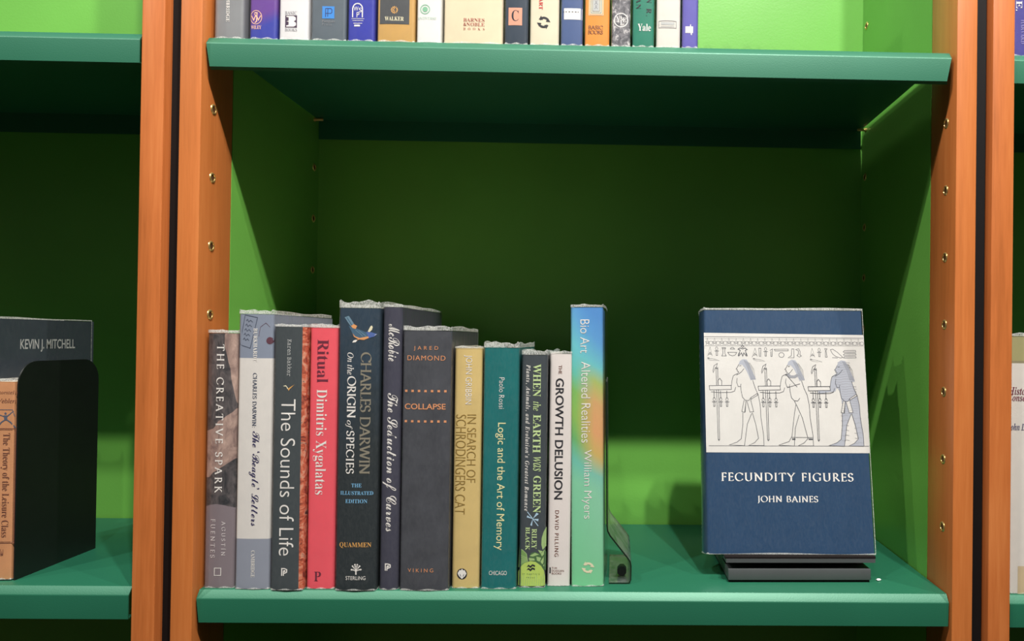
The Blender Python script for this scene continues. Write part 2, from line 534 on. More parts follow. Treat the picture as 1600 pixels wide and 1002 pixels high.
def logo(p, kind, k, x0, x1, y0, y1):
    """small printed marks, drawn inside the rectangle x0..x1, y0..y1 (metres)"""
    w, h = x1 - x0, y1 - y0
    cx, cy = (x0 + x1) / 2, (y0 + y1) / 2
    X = lambda u: x0 + u * w
    Y = lambda v: y0 + v * h
    Q = lambda pts: [(X(a), Y(b)) for a, b in pts]
    t = 0.0006
    if kind == 'square':
        p.stroke(Q([(0, 0), (1, 0), (1, 1), (0, 1)]), 0.0006, k, True)
    elif kind == 'panel':
        p.rect(x0, y0, x1, y1, k)
    elif kind == 'line' or kind == 'bar':
        p.rect(x0, y0, x1, y1, k)
    elif kind == 'dots':
        s = h
        for i in range(7):
            c = x0 + s / 2 + (w - s) * i / 6
            p.rect(c - s * 0.55, y0, c + s * 0.55, y1, k)
    elif kind == 'penguin':
        p.stroke(Q([(0.15, 0.0), (0.15, 1.0), (0.6, 1.0), (0.95, 0.85), (0.95, 0.5), (0.6, 0.35), (0.42, 0.35), (0.42, 0.0)]), 0.0010, k)
        p.stroke(Q([(0.42, 0.72), (0.66, 0.72), (0.66, 0.58), (0.42, 0.58), (0.42, 0.35)]), 0.0009, k)
    elif kind == 'gull':
        p.poly(Q([(0.0, 0.75), (0.25, 0.9), (0.42, 0.55), (0.5, 0.2), (0.38, 0.35), (0.28, 0.68)]), k)
        p.poly(Q([(0.42, 0.4), (0.55, 0.5), (1.0, 1.0), (0.62, 0.35), (0.5, 0.05)]), 'amber')
    elif kind == 'postmark':
        p.stroke(Q([(0.30, 1.0), (1.0, 0.92), (0.62, 0.0), (0.0, 0.1)]), 0.0006, k, True)
        for i in range(5):
            v = 0.82 - i * 0.14
            p.stroke(Q([(0.36 - i * 0.04, v), (0.44 - i * 0.04, v + .05), (0.5 - i * .04, v - .03), (0.62 - i * 0.04, v + 0.02), (0.74 - i * .05, v - .04)]), 0.0005, k)
    elif kind == 'seal':
        p.ell(cx, cy, w / 2, h / 2, k)
        p.stroke(Q([(-1.1, 1.1), (-0.9, 2.4), (-0.1, 3.0), (0.5, 2.4)]), 0.0003, k)
    elif kind == 'tree':
        p.stroke(Q([(0.5, 0.0), (0.48, 0.45)]), 0.0012, k)
        for a, b in ((0.05, 0.5), (0.15, 0.85), (0.38, 1.0), (0.62, 1.0), (0.85, 0.85), (0.97, 0.52)):
            p.stroke(Q([(0.49, 0.35), ((0.5 + a) / 2, (0.4 + b) / 2), (a, b)]), 0.0006, k)
            p.ell(X(a), Y(b), w * 0.09, h * 0.09, k, 10)
            p.ell(X((0.5 + a * 2) / 3), Y((0.45 + b * 2) / 3), w * 0.07, h * 0.07, k, 8)
    elif kind == 'lion':
        p.ell(cx, cy, w / 2, h / 2, 'ink'); p.up()
        p.poly(Q([(0.5, 0.98), (0.62, 0.82), (0.75, 0.85), (0.93, 0.55), (0.8, 0.3), (0.5, 0.03), (0.2, 0.3), (0.07, 0.55), (0.25, 0.85), (0.38, 0.82)]), k); p.up()
        p.poly(Q([(0.28, 0.55), (0.4, 0.38), (0.42, 0.2), (0.3, 0.35)]), 'grey')
        p.poly(Q([(0.72, 0.55), (0.6, 0.38), (0.58, 0.2), (0.7, 0.35)]), 'grey')
    elif kind == 'dragonfly':
        p.stroke(Q([(0.05, 1.0), (0.55, 0.45), (0.95, 0.0)]), 0.0008, k)
        p.poly(Q([(0.5, 0.5), (0.05, 0.75), (0.0, 0.6)]), k)
        p.poly(Q([(0.5, 0.5), (0.3, 0.05), (0.45, 0.0)]), k)
        p.poly(Q([(0.5, 0.5), (0.8, 0.95), (0.98, 0.85)]), k)
        p.poly(Q([(0.5, 0.5), (0.98, 0.5), (0.95, 0.32)]), k)
    elif kind == 'arrows':
        p.stroke([(cx + 0.36 * w * math.cos(a), cy + 0.36 * h * math.sin(a)) for a in [0.5 + i * 0.2 for i in range(11)]], 0.0020, k)
        p.stroke([(cx + 0.36 * w * math.cos(a), cy + 0.36 * h * math.sin(a)) for a in [3.64 + i * 0.2 for i in range(11)]], 0.0020, k)
        for s in (1, -1):
            q = lambda a, b: (cx + s * a * w, cy + s * b * h)
            p.poly([q(0.50, 0.02), q(0.16, 0.06), q(0.32, 0.34)], k)
            p.poly([q(-0.2, 0.52), q(-0.06, 0.2), q(-0.36, 0.22)], k)
    elif kind == 'ringw':
        p.ring(cx, cy, w * 0.48, h * 0.48, 0.0006, k)
        p.stroke(Q([(0.1, 0.62), (0.3, 0.3), (0.45, 0.6), (0.55, 0.6), (0.7, 0.3), (0.9, 0.62)]), 0.0009, k)
        p.stroke(Q([(0.36, 0.82), (0.58, 0.82), (0.55, 0.2), (0.4, 0.12)]), 0.0010, k)
        p.stroke(Q([(0.36, 0.75), (0.64, 0.38)]), 0.0007, k)
    elif kind == 'bblock':
        p.rect(x0, y0, x1, y1, k); p.up()
        p.poly(Q([(0.1, 0.06), (0.1, 0.16), (0.3, 0.2), (0.3, 0.46), (0.1, 0.5), (0.3, 0.54), (0.3, 0.82), (0.1, 0.86), (0.1, 0.94), (0.72, 0.94), (0.9, 0.82), (0.9, 0.62), (0.74, 0.5), (0.92, 0.38), (0.92, 0.18), (0.74, 0.06)]), 'white')
    elif kind == 'ppsquare':
        p.rect(x0, y0, x1, y1, k); p.up()
        p.stroke(Q([(0.28, 0.12), (0.28, 0.82), (0.48, 0.82)]), 0.0006, 'navyink')
        p.stroke(Q([(0.46, 0.15), (0.46, 0.82), (0.72, 0.82), (0.8, 0.72), (0.8, 0.5), (0.7, 0.42), (0.46, 0.42)]), 0.0006, 'navyink')
        p.stroke(Q([(0.28, 0.42), (0.46, 0.42)]), 0.0006, 'navyink')
    elif kind == 'arch':
        p.stroke(Q([(0.03, 0), (0.03, 0.6)]) + [(cx - w * 0.47 * math.cos(a), Y(0.6) + h * 0.38 * math.sin(a)) for a in [i * math.pi / 12 for i in range(1, 12)]] + Q([(0.97, 0.6), (0.97, 0)]), 0.0010, k)
        add_text(p, 'W', 'sans', k, X(0.12), X(0.58), Y(0.46), Y(0.76), False)
        add_text(p, 'S', 'sans', k, X(0.62), X(0.9), Y(0.36), Y(0.68), False)
        add_text(p, 'P', 'sans', k, X(0.42), X(0.68), Y(0.0), Y(0.36), False)
    elif kind == 'sun':
        for i in range(12):
            a = i * math.pi / 6
            p.poly([(cx + w * 0.5 * math.cos(a), cy + h * 0.5 * math.sin(a)), (cx + w * 0.33 * math.cos(a + 0.3), cy + h * 0.33 * math.sin(a + 0.3)), (cx + w * 0.33 * math.cos(a - 0.3), cy + h * 0.33 * math.sin(a - 0.3))], k)
        p.ell(cx, cy, w * 0.36, h * 0.36, k); p.up()
        p.ring(cx, cy, w * 0.24, h * 0.24, 0.0006, 'charcoal'); p.ell(cx, cy, w * 0.1, h * 0.1, 'charcoal', 12)
    elif kind == 'ringdot':
        p.ring(cx, cy, w * 0.46, h * 0.46, 0.0007, k)
        p.ell(cx, cy, w * 0.27, h * 0.27, k)
    elif kind == 'cartouche':
        p.rect(x0, y0, x1, y1, 'cream'); p.up()
        for d, c in ((0.06, 'copper'), (0.16, 'grey'), (0.26, 'grey')):
            p.stroke([(x0 + d * w, y0 + d * w), (x1 - d * w, y0 + d * w), (x1 - d * w, y1 - d * w), (x0 + d * w, y1 - d * w)], 0.0007, c, True)
        p.rect(X(0.3), y0 + 0.3 * w, X(0.7), y1 - 0.3 * w, 'silver'); p.up()
        for i in range(4):
            v = y0 + 0.42 * w + i * 0.0042
            p.stroke([(X(0.4), v), (X(0.5), v + 0.002), (X(0.6), v)], 0.0006, 'grey')
            p.ring(cx, v + 0.0028, 0.0007, 0.0007, 0.0004, 'grey', 10)
    elif kind == 'yale':
        p.ring(cx, cy, w * 0.48, h * 0.48, 0.0009, k)
        for s, u0, u1, v0, v1 in (('Y', 0.14, 0.44, 0.36, 0.76), ('A', 0.36, 0.64, 0.48, 0.82), ('L', 0.42, 0.72, 0.16, 0.5), ('E', 0.6, 0.88, 0.36, 0.68)):
            add_text(p, s, 'bserif', k, X(u0), X(u1), Y(v0), Y(v1), False)
    elif kind == 'boxlogo':
        p.stroke(Q([(0, 0), (1, 0), (1, 0.94), (0.75, 1.0), (0.25, 1.0), (0, 0.94)]), 0.0005, 'grey', True)
        p.rect(X(0.12), Y(0.42), X(0.9), Y(0.82), k)
        p.rect(X(0.1), Y(0.16), X(0.9), Y(0.24), k)
    elif kind == 'block':
        p.rect(X(0), Y(0.2), X(1), Y(0.8), k)
        p.poly(Q([(0.58, 0.75), (0.72, 0.75), (0.72, 1.0), (0.62, 0.98)]), k)
        p.poly(Q([(0.68, 0.25), (0.86, 0.25), (0.84, 0.0), (0.72, 0.02)]), k)
    elif kind == 'frame':
        p.stroke(Q([(0, 0), (1, 0), (1, 1), (0, 1)]), 0.0007, k, True)
        p.stroke([(x0 + 0.0012, y0 + .0012), (x1 - .0012, y0 + .0012), (x1 - .0012, y1 - .0012), (x0 + .0012, y1 - .0012)], 0.0003, k, True)
    elif kind == 'runner':
        p.ell(X(0.5), Y(0.78), w * 0.06, w * 0.06, k, 12)
        p.poly(Q([(0.4, 0.68), (0.6, 0.68), (0.6, 0.4), (0.45, 0.4)]), k)
        p.stroke(Q([(0.05, 0.75), (0.42, 0.62), (0.6, 0.64), (0.9, 0.9)]), 0.0009, k)
        p.stroke(Q([(0.5, 0.45), (0.28, 0.3), (0.1, 0.05)]), 0.0012, k)
        p.stroke(Q([(0.55, 0.45), (0.75, 0.32), (1.0, 0.0)]), 0.0012, k)
        p.stroke(Q([(0.1, 0.98), (0.85, 0.98), (0.95, 0.6)]), 0.0005, k)
    elif kind == 'bird':
        F = lambda pts: [(x0 + (a - 190) / 545 * w, y1 - (b - 305) / 450 * h) for a, b in pts]
        p.poly(F([(190, 330), (262, 305), (350, 430), (330, 470), (290, 470)]), 'birdlight')
        p.poly(F([(262, 470), (300, 480), (420, 520), (520, 560), (560, 575), (600, 655), (520, 690), (430, 685), (350, 640), (310, 560)]), 'birdblue')
        p.up()
        p.poly(F([(330, 590), (370, 640), (450, 668), (590, 640), (605, 665), (520, 700), (430, 692), (355, 650)]), 'birdorange')
        p.poly(F([(300, 470), (350, 440), (405, 470), (380, 520), (330, 505)]), 'birdorange')
        p.poly(F([(555, 565), (640, 570), (735, 600), (690, 640), (600, 668), (580, 620)]), 'birdhead')
        p.poly(F([(580, 560), (625, 470), (645, 460), (662, 485), (650, 530), (610, 570)]), 'cream')
        p.poly(F([(325, 745), (350, 710), (395, 695), (410, 710), (385, 740)]), 'white')
        p.up()
        p.stroke(F([(380, 540), (450, 590), (500, 640)]), 0.0006, 'birdlight')
        p.stroke(F([(430, 545), (490, 585), (560, 640)]), 0.0006, 'birdlight')
        p.stroke(F([(230, 330), (320, 460)]), 0.0006, 'birdblue')
        p.stroke(F([(410, 705), (435, 690)]), 0.0005, 'birdorange')
        p.poly(F([(690, 625), (735, 600), (700, 612)]), 'white')
    elif kind == 'plant':
        F = lambda pts: [(x0 + (a - 85) / 405 * w, y1 - (b - 0) / 925 * h) for a, b in pts]
        p.poly(F([(488, 40), (450, 110), (425, 200), (420, 300), (440, 380), (488, 330)]), 'leafpale')
        p.poly(F([(95, 370), (150, 385), (205, 440), (228, 560), (85, 660), (85, 640)]), 'leafmid')
        p.poly(F([(240, 540), (270, 430), (330, 410), (400, 440), (470, 370), (488, 420), (488, 700), (400, 640)]), 'leafdark')
        p.up()
        for pts in ([(250, 470), (330, 425), (390, 450), (300, 480)], [(350, 480), (420, 500), (400, 560), (360, 540)], [(410, 560), (460, 480), (475, 520), (440, 600)], [(240, 500), (320, 510), (330, 540), (250, 545)], [(415, 440), (465, 380), (470, 440), (430, 480)], [(450, 620), (485, 560), (485, 660)], [(370, 380), (440, 400), (410, 440)]):
            p.poly(F(pts), 'leafpale')
        for i in range(5):
            p.stroke(F([(90, 480 + i * 40), (130, 470 + i * 28), (215, 500 + i * 12)]), 0.0006, 'leafpale')
        p.stroke(F([(95, 370), (150, 385), (205, 440), (228, 560)]), 0.0006, 'leafpale')
        p.up()
        p.poly(F([(85, 925), (85, 720), (120, 640), (180, 580), (260, 550), (340, 560), (420, 620), (465, 700), (478, 800), (478, 925)]), 'lime')
        p.up()
        for i in range(12):
            a = 100 + i * 32
            p.stroke(F([(a, 915), (a + 6, 820 - (i % 3) * 40)]), 0.0004, 'leafpale')
        for dy in (0, 48):
            p.poly(F([(210, 640 + dy), (240, 600 + dy), (265, 622 + dy), (295, 595 + dy), (335, 612 + dy), (330, 640 + dy), (300, 622 + dy), (270, 655 + dy), (240, 630 + dy)]), 'ink')
        X0, X1 = F([(150, 0), (400, 0)])
        add_text(p, 'ST MARTIN’S', 'sans', 'leafdark', X0[0], X1[0], F([(0, 757)])[0][1], F([(0, 735)])[0][1], False)
        X0, X1 = F([(210, 0), (330, 0)])
        add_text(p, 'PRESS', 'sans', 'leafdark', X0[0], X1[0], F([(0, 808)])[0][1], F([(0, 788)])[0][1], False)

def put_print(name, p, place, parent, split=None, off0=0.00018):
    """p: P2 in metres; place(x, z, off) -> local 3D on the printed surface"""
    vs, fs, ms = p.v, p.f, p.m
    if split:
        bm = bmesh.new()
        bv = [bm.verts.new((a, b, c)) for a, b, c in vs]
        for f, m in zip(fs, ms):
            try:
                face = bm.faces.new([bv[i] for i in f])
                face.material_index = m
            except ValueError:
                pass
        xs = [v[0] for v in vs]
        x = min(xs) + split
        while x < max(xs):
            bmesh.ops.bisect_plane(bm, geom=bm.verts[:] + bm.edges[:] + bm.faces[:], plane_co=(x, 0, 0), plane_no=(1, 0, 0), dist=1e-7)
            x += split
        bm.verts.index_update()
        vs = [tuple(v.co) for v in bm.verts]
        fs = [[v.index for v in f.verts] for f in bm.faces]
        ms = [f.material_index for f in bm.faces]
        bm.free()
    verts = [place(a, b, off0 + 0.00006 * c) for a, b, c in vs]
    return flat_obj(name, verts, fs, ms, [IM(k) for k in p.keys], parent)

# ------------------------------------------------------------------ books
def spine_y(x, w, bulge, r):
    y = bulge * (x / w) ** 2
    e = abs(x) - (w - r)
    if e > 0:
        y += r - math.sqrt(max(0.0, r * r - min(e, r) ** 2))
    return y

def spine_path(w, bulge, r, grow=0.0):
    xs = [-w + w * 2 * i / 14 for i in range(15)]
    xs = sorted(set([round(x, 6) for x in xs if abs(x) < w - r] + [s * (w - r + r * math.sin(a)) for s in (-1, 1) for a in (0, 0.4, 0.8, 1.15, math.pi / 2)]))
    out = []
    for x in xs:
        k = (w + grow) / w
        out.append((x * k, spine_y(x, w, bulge, r) - grow))
    return out

def build_book(root, w2, h, depth, jacket, ext=0.003, bulge=None, r=0.0022, texts=(), film_on=True, loose=0.0, page_mat=None, film_depth=None, soft=False, flare=0.0):
    """root: Empty; spine centred on local x=0 facing -y, standing on z=0. w2 = full width"""
    w = w2 / 2 - 0.0007
    if bulge is None:
        bulge = 0.035 * w2
    r = min(r, w * 0.35)
    t = 0.0008 if soft else 0.0024
    base = 0.0006
    bm = bmesh.new()
    out = [(-w, depth)] + spine_path(w, bulge, r) + [(w, depth)]
    inn = [(w - t, depth)] + list(reversed([(x * (w - t) / w, y + t) for x, y in spine_path(w, bulge, r)])) + [(-w + t, depth)]
    extrude_profile(bm, out + inn, base, h, lambda p, z: (p[0], p[1], z), caps=False)
    n = len(out)
    bm.verts.ensure_lookup_table()
    N = 2 * n
    for ring in (0, N):
        for i in range(n - 1):
            a, b = ring + i, ring + i + 1
            c, d = ring + N - 1 - (i + 1), ring + N - 1 - i
            try:
                bm.faces.new([bm.verts[q] for q in (a, b, c, d)])
            except ValueError:
                pass
    jk = mesh_obj('paper_cover' if soft else 'dust_jacket', bm, jacket, root, 30)
    # page block with a hollow fore edge
    bm = bmesh.new()
    pw = w - t - 0.0003
    y0 = bulge + r + t + 0.0008
    d1 = depth - (0.0004 if soft else 0.0035)
    fore = [(pw - 2 * pw * i / 8, d1 - 0.0022 * math.sin(math.pi * i / 8)) for i in range(9)]
    m = 0.0 if soft else 0.003
    extrude_profile(bm, [(-pw, y0), (pw, y0)] + fore, base + m, h - m - 0.0002, lambda p, z: (p[0], p[1], z))
    mesh_obj('page_block', bm, page_mat or M_PAGES, root)
    if film_on:
        rnd = random.Random(int(w2 * 1e6) + int(h * 1e5))
        g = 0.0005
        fd = film_depth or depth - 0.004
        right = [(w + g + loose * min(1, i / 3), bulge + 0.006 + (fd - bulge - 0.006) * i / 9) for i in range(10)]
        right.append((right[-1][0], right[-1][1] + 0.0005))
        left = [(-(w + g), y) for _, y in reversed(right)]
        path = left + spine_path(w, bulge, r, g) + right
        zs = [(0.0003, 0), (0.0013, 2), (0.004, 0), (0.0075, 0), (0.0115, 0), (0.016, 0), (h * 0.3, 0), (h * 0.65, 0), (h + 0.0004, 0), (h + ext - 0.0007, 1), (h + ext, 2)]
        bm = bmesh.new()
        rows = []
        ph = [rnd.uniform(0, 6.3) for _ in range(3)]
        for zi, (z, _) in enumerate(zs):
            row = []
            for i, (x, y) in enumerate(path):
                s = i * 0.55
                dz = 0.0
                if zi >= len(zs) - 2:
                    dz = ext * (0.16 * math.sin(s + ph[0]) + 0.12 * math.sin(2.3 * s + ph[1]) + rnd.uniform(-0.07, 0.07))
                if zi == 1:
                    dz = 0.0007 * math.sin(1.7 * s + ph[2])
                puff = (0.0, 0.25, 0.8, 1.0, 0.55, 0.12)[zi] * (0.8 + 0.25 * math.sin(1.3 * s + ph[1])) if zi < 6 else 0.0
                if abs(x) < w - r:
                    y -= 0.0007 * puff
                elif x > w and flare and y > 0.012 and i < len(path) - 2:
                    x += flare * puff
                row.append(bm.verts.new((x, y, z + dz)))
            rows.append(row)
        for zi in range(len(zs) - 1):
            mi = zs[zi + 1][1]
            for i in range(len(path) - 1):
                f = bm.faces.new((rows[zi][i], rows[zi][i + 1], rows[zi + 1][i + 1], rows[zi + 1][i]))
                f.material_index = 2 if i in (0, len(path) - 2) else mi
        mesh_obj('plastic_film', bm, [M_FILM, M_FOLD, M_RIM], root, 50)
    place = lambda x, z, off: (x, spine_y(max(-w, min(w, x)), w, bulge, r) - off, z)
    for (part, txt, st, col, down, a, b, c, d) in texts:
        p = P2()
        if txt.startswith('#'):
            logo(p, txt[1:], col, a, b, c, d)
            put_print(part, p, place, jk, split=0.003)
        else:
            add_text(p, txt, st, col, a, b, c, d, bool(down))
            put_print(part, p, place, jk, off0=0.00024)
    return jk, w, bulge

def jacket_plain(name, c, wear=0.06, rough=0.38):
    return plain('jacket_' + name, c, rough=rough, spec=0.5, var=wear, nscale=45)

def jacket_bands(name, bands):
    """printed bands up the spine: [(z_top, rgb), ...]"""
    m, nt, b = new_mat('jacket_' + name)
    tc = nd(nt, 'ShaderNodeTexCoord')
    sp = nd(nt, 'ShaderNodeSeparateXYZ')
    nt.links.new(tc.outputs['Object'], sp.inputs[0])
    f = math_n(nt, 'MULTIPLY', sp.outputs[2], 1 / 0.3)
    stops, prev = [], 0.0
    for zt, c in bands:
        stops.append((prev / 0.3, c))
        prev = zt
    col = ramp(nt, f, stops, 'CONSTANT')
    n = noise(nt, tc.outputs['Object'], 90, 3)
    col = mix_c(nt, math_n(nt, 'MULTIPLY', n, 0.16), col, (120, 128, 140))
    nt.links.new(col, b.inputs['Base Color'])
    b.inputs['Roughness'].default_value = 0.4
    return m

def jacket_spark():
    m, nt, b = new_mat('jacket_cave_painting')
    tc = nd(nt, 'ShaderNodeTexCoord')
    sp = nd(nt, 'ShaderNodeSeparateXYZ')
    nt.links.new(tc.outputs['Object'], sp.inputs[0])
    v = coords(nt, (1, 1, 0.7))
    big = noise(nt, v, 26, 2, 0.5, 0.4)
    fine = noise(nt, coords(nt, (1, 1, 0.5)), 130, 5, 0.65, 1.0)
    dark = ramp(nt, fine, [(0.35, (48, 50, 54)), (0.7, (112, 104, 104))])
    rock = ramp(nt, fine, [(0.3, (122, 100, 96)), (0.7, (196, 168, 154))])
    u = math_n(nt, 'ADD', math_n(nt, 'MULTIPLY', sp.outputs[0], 14.0), math_n(nt, 'MULTIPLY', math_n(nt, 'SUBTRACT', big, 0.5), 0.5))
    z = sp.outputs[2]
    top = math_n(nt, 'ADD', u, math_n(nt, 'MULTIPLY', math_n(nt, 'SUBTRACT', z, 0.237), 2.8))
    f1 = math_n(nt, 'GREATER_THAN', top, 0.042)
    mid = math_n(nt, 'SUBTRACT', math_n(nt, 'ABSOLUTE', math_n(nt, 'SUBTRACT', math_n(nt, 'SUBTRACT', z, math_n(nt, 'MULTIPLY', u, 0.05)), 0.134)), 0.023)
    f2 = math_n(nt, 'LESS_THAN', mid, 0.0)
    f = math_n(nt, 'MAXIMUM', f1, f2)
    art = mix_c(nt, f, dark, rock)
    zz = math_n(nt, 'ADD', z, math_n(nt, 'MULTIPLY', math_n(nt, 'SUBTRACT', big, 0.5), 0.012))
    f3 = math_n(nt, 'LESS_THAN', zz, 0.076)
    col = mix_c(nt, f3, art, (132, 121, 126))
    nt.links.new(col, b.inputs['Base Color'])
    b.inputs['Roughness'].default_value = 0.4
    return m

def jacket_sounds():
    m, nt, b = new_mat('jacket_sounds')
    tc = nd(nt, 'ShaderNodeTexCoord')
    sp = nd(nt, 'ShaderNodeSeparateXYZ')
    nt.links.new(tc.outputs['Object'], sp.inputs[0])
    n = noise(nt, coords(nt), 95, 4, 0.6, 2.0)
    red = ramp(nt, n, [(0.35, (120, 52, 44)), (0.5, (206, 104, 74)), (0.62, (222, 160, 132)), (0.7, (84, 60, 64))])
    col = mix_c(nt, math_n(nt, 'GREATER_THAN', sp.outputs[0], 0.0112), (70, 77, 80), red)
    nt.links.new(col, b.inputs['Base Color'])
    b.inputs['Roughness'].default_value = 0.36
    return m

def jacket_bio():
    m, nt, b = new_mat('jacket_bio')
    tc = nd(nt, 'ShaderNodeTexCoord')
    sp = nd(nt, 'ShaderNodeSeparateXYZ')
    nt.links.new(tc.outputs['Object'], sp.inputs[0])
    n = noise(nt, coords(nt), 16, 1, 0.4, 0.3)
    f = math_n(nt, 'ADD', math_n(nt, 'MULTIPLY', sp.outputs[2], 1 / 0.2666), math_n(nt, 'MULTIPLY', math_n(nt, 'SUBTRACT', n, 0.5), 0.12))
    f = math_n(nt, 'ADD', f, math_n(nt, 'MULTIPLY', sp.outputs[0], 3.0))
    right = ramp(nt, f, [(0.0, (126, 204, 152)), (0.34, (140, 206, 170)), (0.42, (128, 196, 176)), (0.50, (206, 178, 104)), (0.58, (222, 164, 112)), (0.68, (214, 168, 112)), (0.76, (172, 190, 108)), (0.83, (112, 196, 200)), (0.92, (96, 160, 214)), (1.0, (86, 146, 210))])
    left = ramp(nt, f, [(0.0, (126, 206, 154)), (0.32, (134, 208, 168)), (0.42, (114, 196, 176)), (0.50, (112, 182, 110)), (0.56, (142, 190, 92)), (0.66, (130, 190, 100)), (0.74, (104, 198, 178)), (0.84, (112, 200, 210)), (0.93, (100, 168, 218)), (1.0, (88, 150, 214))])
    fx = nd(nt, 'ShaderNodeMapRange')
    nt.links.new(sp.outputs[0], fx.inputs[0])
    fx.inputs[1].default_value = -0.011; fx.inputs[2].default_value = 0.007
    col = mix_c(nt, fx.outputs[0], left, right)
    nt.links.new(col, b.inputs['Base Color'])
    b.inputs['Roughness'].default_value = 0.4
    return m

def jacket_speckle():
    m, nt, b = new_mat('jacket_speckle')
    n = noise(nt, coords(nt, (1, 1, 0.8)), 230, 3, 0.6, 1.0)
    col = ramp(nt, n, [(0.35, (70, 70, 76)), (0.55, (122, 120, 124)), (0.66, (206, 202, 200))])
    nt.links.new(col, b.inputs['Base Color'])
    b.inputs['Roughness'].default_value = 0.5
    return m

def jacket_blend(name, c1, c2, zmid, soft):
    m, nt, b = new_mat('jacket_' + name)
    tc = nd(nt, 'ShaderNodeTexCoord')
    sp = nd(nt, 'ShaderNodeSeparateXYZ')
    nt.links.new(tc.outputs['Object'], sp.inputs[0])
    n = noise(nt, coords(nt), 40, 2)
    z = math_n(nt, 'ADD', sp.outputs[2], math_n(nt, 'ADD', math_n(nt, 'MULTIPLY', sp.outputs[0], -0.6), math_n(nt, 'MULTIPLY', math_n(nt, 'SUBTRACT', n, 0.5), soft * 2)))
    fx = nd(nt, 'ShaderNodeMapRange')
    nt.links.new(z, fx.inputs[0])
    fx.inputs[1].default_value = zmid - soft; fx.inputs[2].default_value = zmid + soft
    col = mix_c(nt, fx.outputs[0], c1, c2)
    nt.links.new(col, b.inputs['Base Color'])
    b.inputs['Roughness'].default_value = 0.4
    return m

BK = {
    'spark': [0.0024, 0.0318, 0.012, 0.2372, 0.0029],
    'beagle': [0.0324, 0.0655, 0.0091, 0.2554, 0.0036],
    'sounds': [0.0661, 0.097, 0.0071, 0.2439, 0.0024],
    'ritual': [0.0975, 0.1247, 0.0111, 0.2435, 0.0033],
    'darwin': [0.1253, 0.1643, 0.0073, 0.2623, 0.0063],
    'curves': [0.1649, 0.1839, 0.0096, 0.2637, 0.0027],
    'collapse': [0.1845, 0.2308, 0.0085, 0.2421, 0.0041],
    'gribbin': [0.2314, 0.2583, 0.0154, 0.2257, 0.0022],
    'rossi': [0.2589, 0.2932, 0.0142, 0.2268, 0.0051],
    'green': [0.2939, 0.3197, 0.0188, 0.2204, 0.0046],
    'growth': [0.3203, 0.3431, 0.0236, 0.2219, 0.0024],
    'bio': [0.3437, 0.3756, 0.0231, 0.2666, 0.0027],
    'u_cambridge': [0.0036, 0.0319, 0.011, 0.235, 0.003],
    'u_wiley': [0.0364, 0.0625, 0.011, 0.235, 0.003],
    'u_basicwhite': [0.0637, 0.0921, 0.011, 0.235, 0.003],
    'u_penguin': [0.0933, 0.1269, 0.011, 0.235, 0.003],
    'u_royal': [0.1275, 0.1537, 0.011, 0.235, 0.003],
    'u_walker': [0.1549, 0.191, 0.011, 0.235, 0.003],
    'u_greenlogo': [0.1919, 0.2162, 0.011, 0.235, 0.003],
    'u_beige': [0.2171, 0.2737, 0.011, 0.235, 0.003],
    'u_letterc': [0.2743, 0.2974, 0.011, 0.235, 0.003],
    'u_cream': [0.298, 0.3266, 0.011, 0.235, 0.003],
    'u_bluelabel': [0.3272, 0.3489, 0.011, 0.235, 0.003],
    'u_orange': [0.3497, 0.3743, 0.011, 0.235, 0.003],
    'u_speckle': [0.3749, 0.3942, 0.011, 0.235, 0.003],
    'u_yalegreen': [0.3948, 0.4166, 0.011, 0.235, 0.003],
    'u_whitebox': [0.4174, 0.4414, 0.011, 0.235, 0.003],
    'u_purple': [0.442, 0.4582, 0.011, 0.235, 0.003],
    'theory': [-0.2015, -0.1797, 0.021, 0.1855, 0.0025],
    'rwhite': [0.7563, 0.795, 0.012, 0.2447, 0.003],
    'rpurple': [0.7563, 0.786, 0.012, 0.24, 0.003],
}
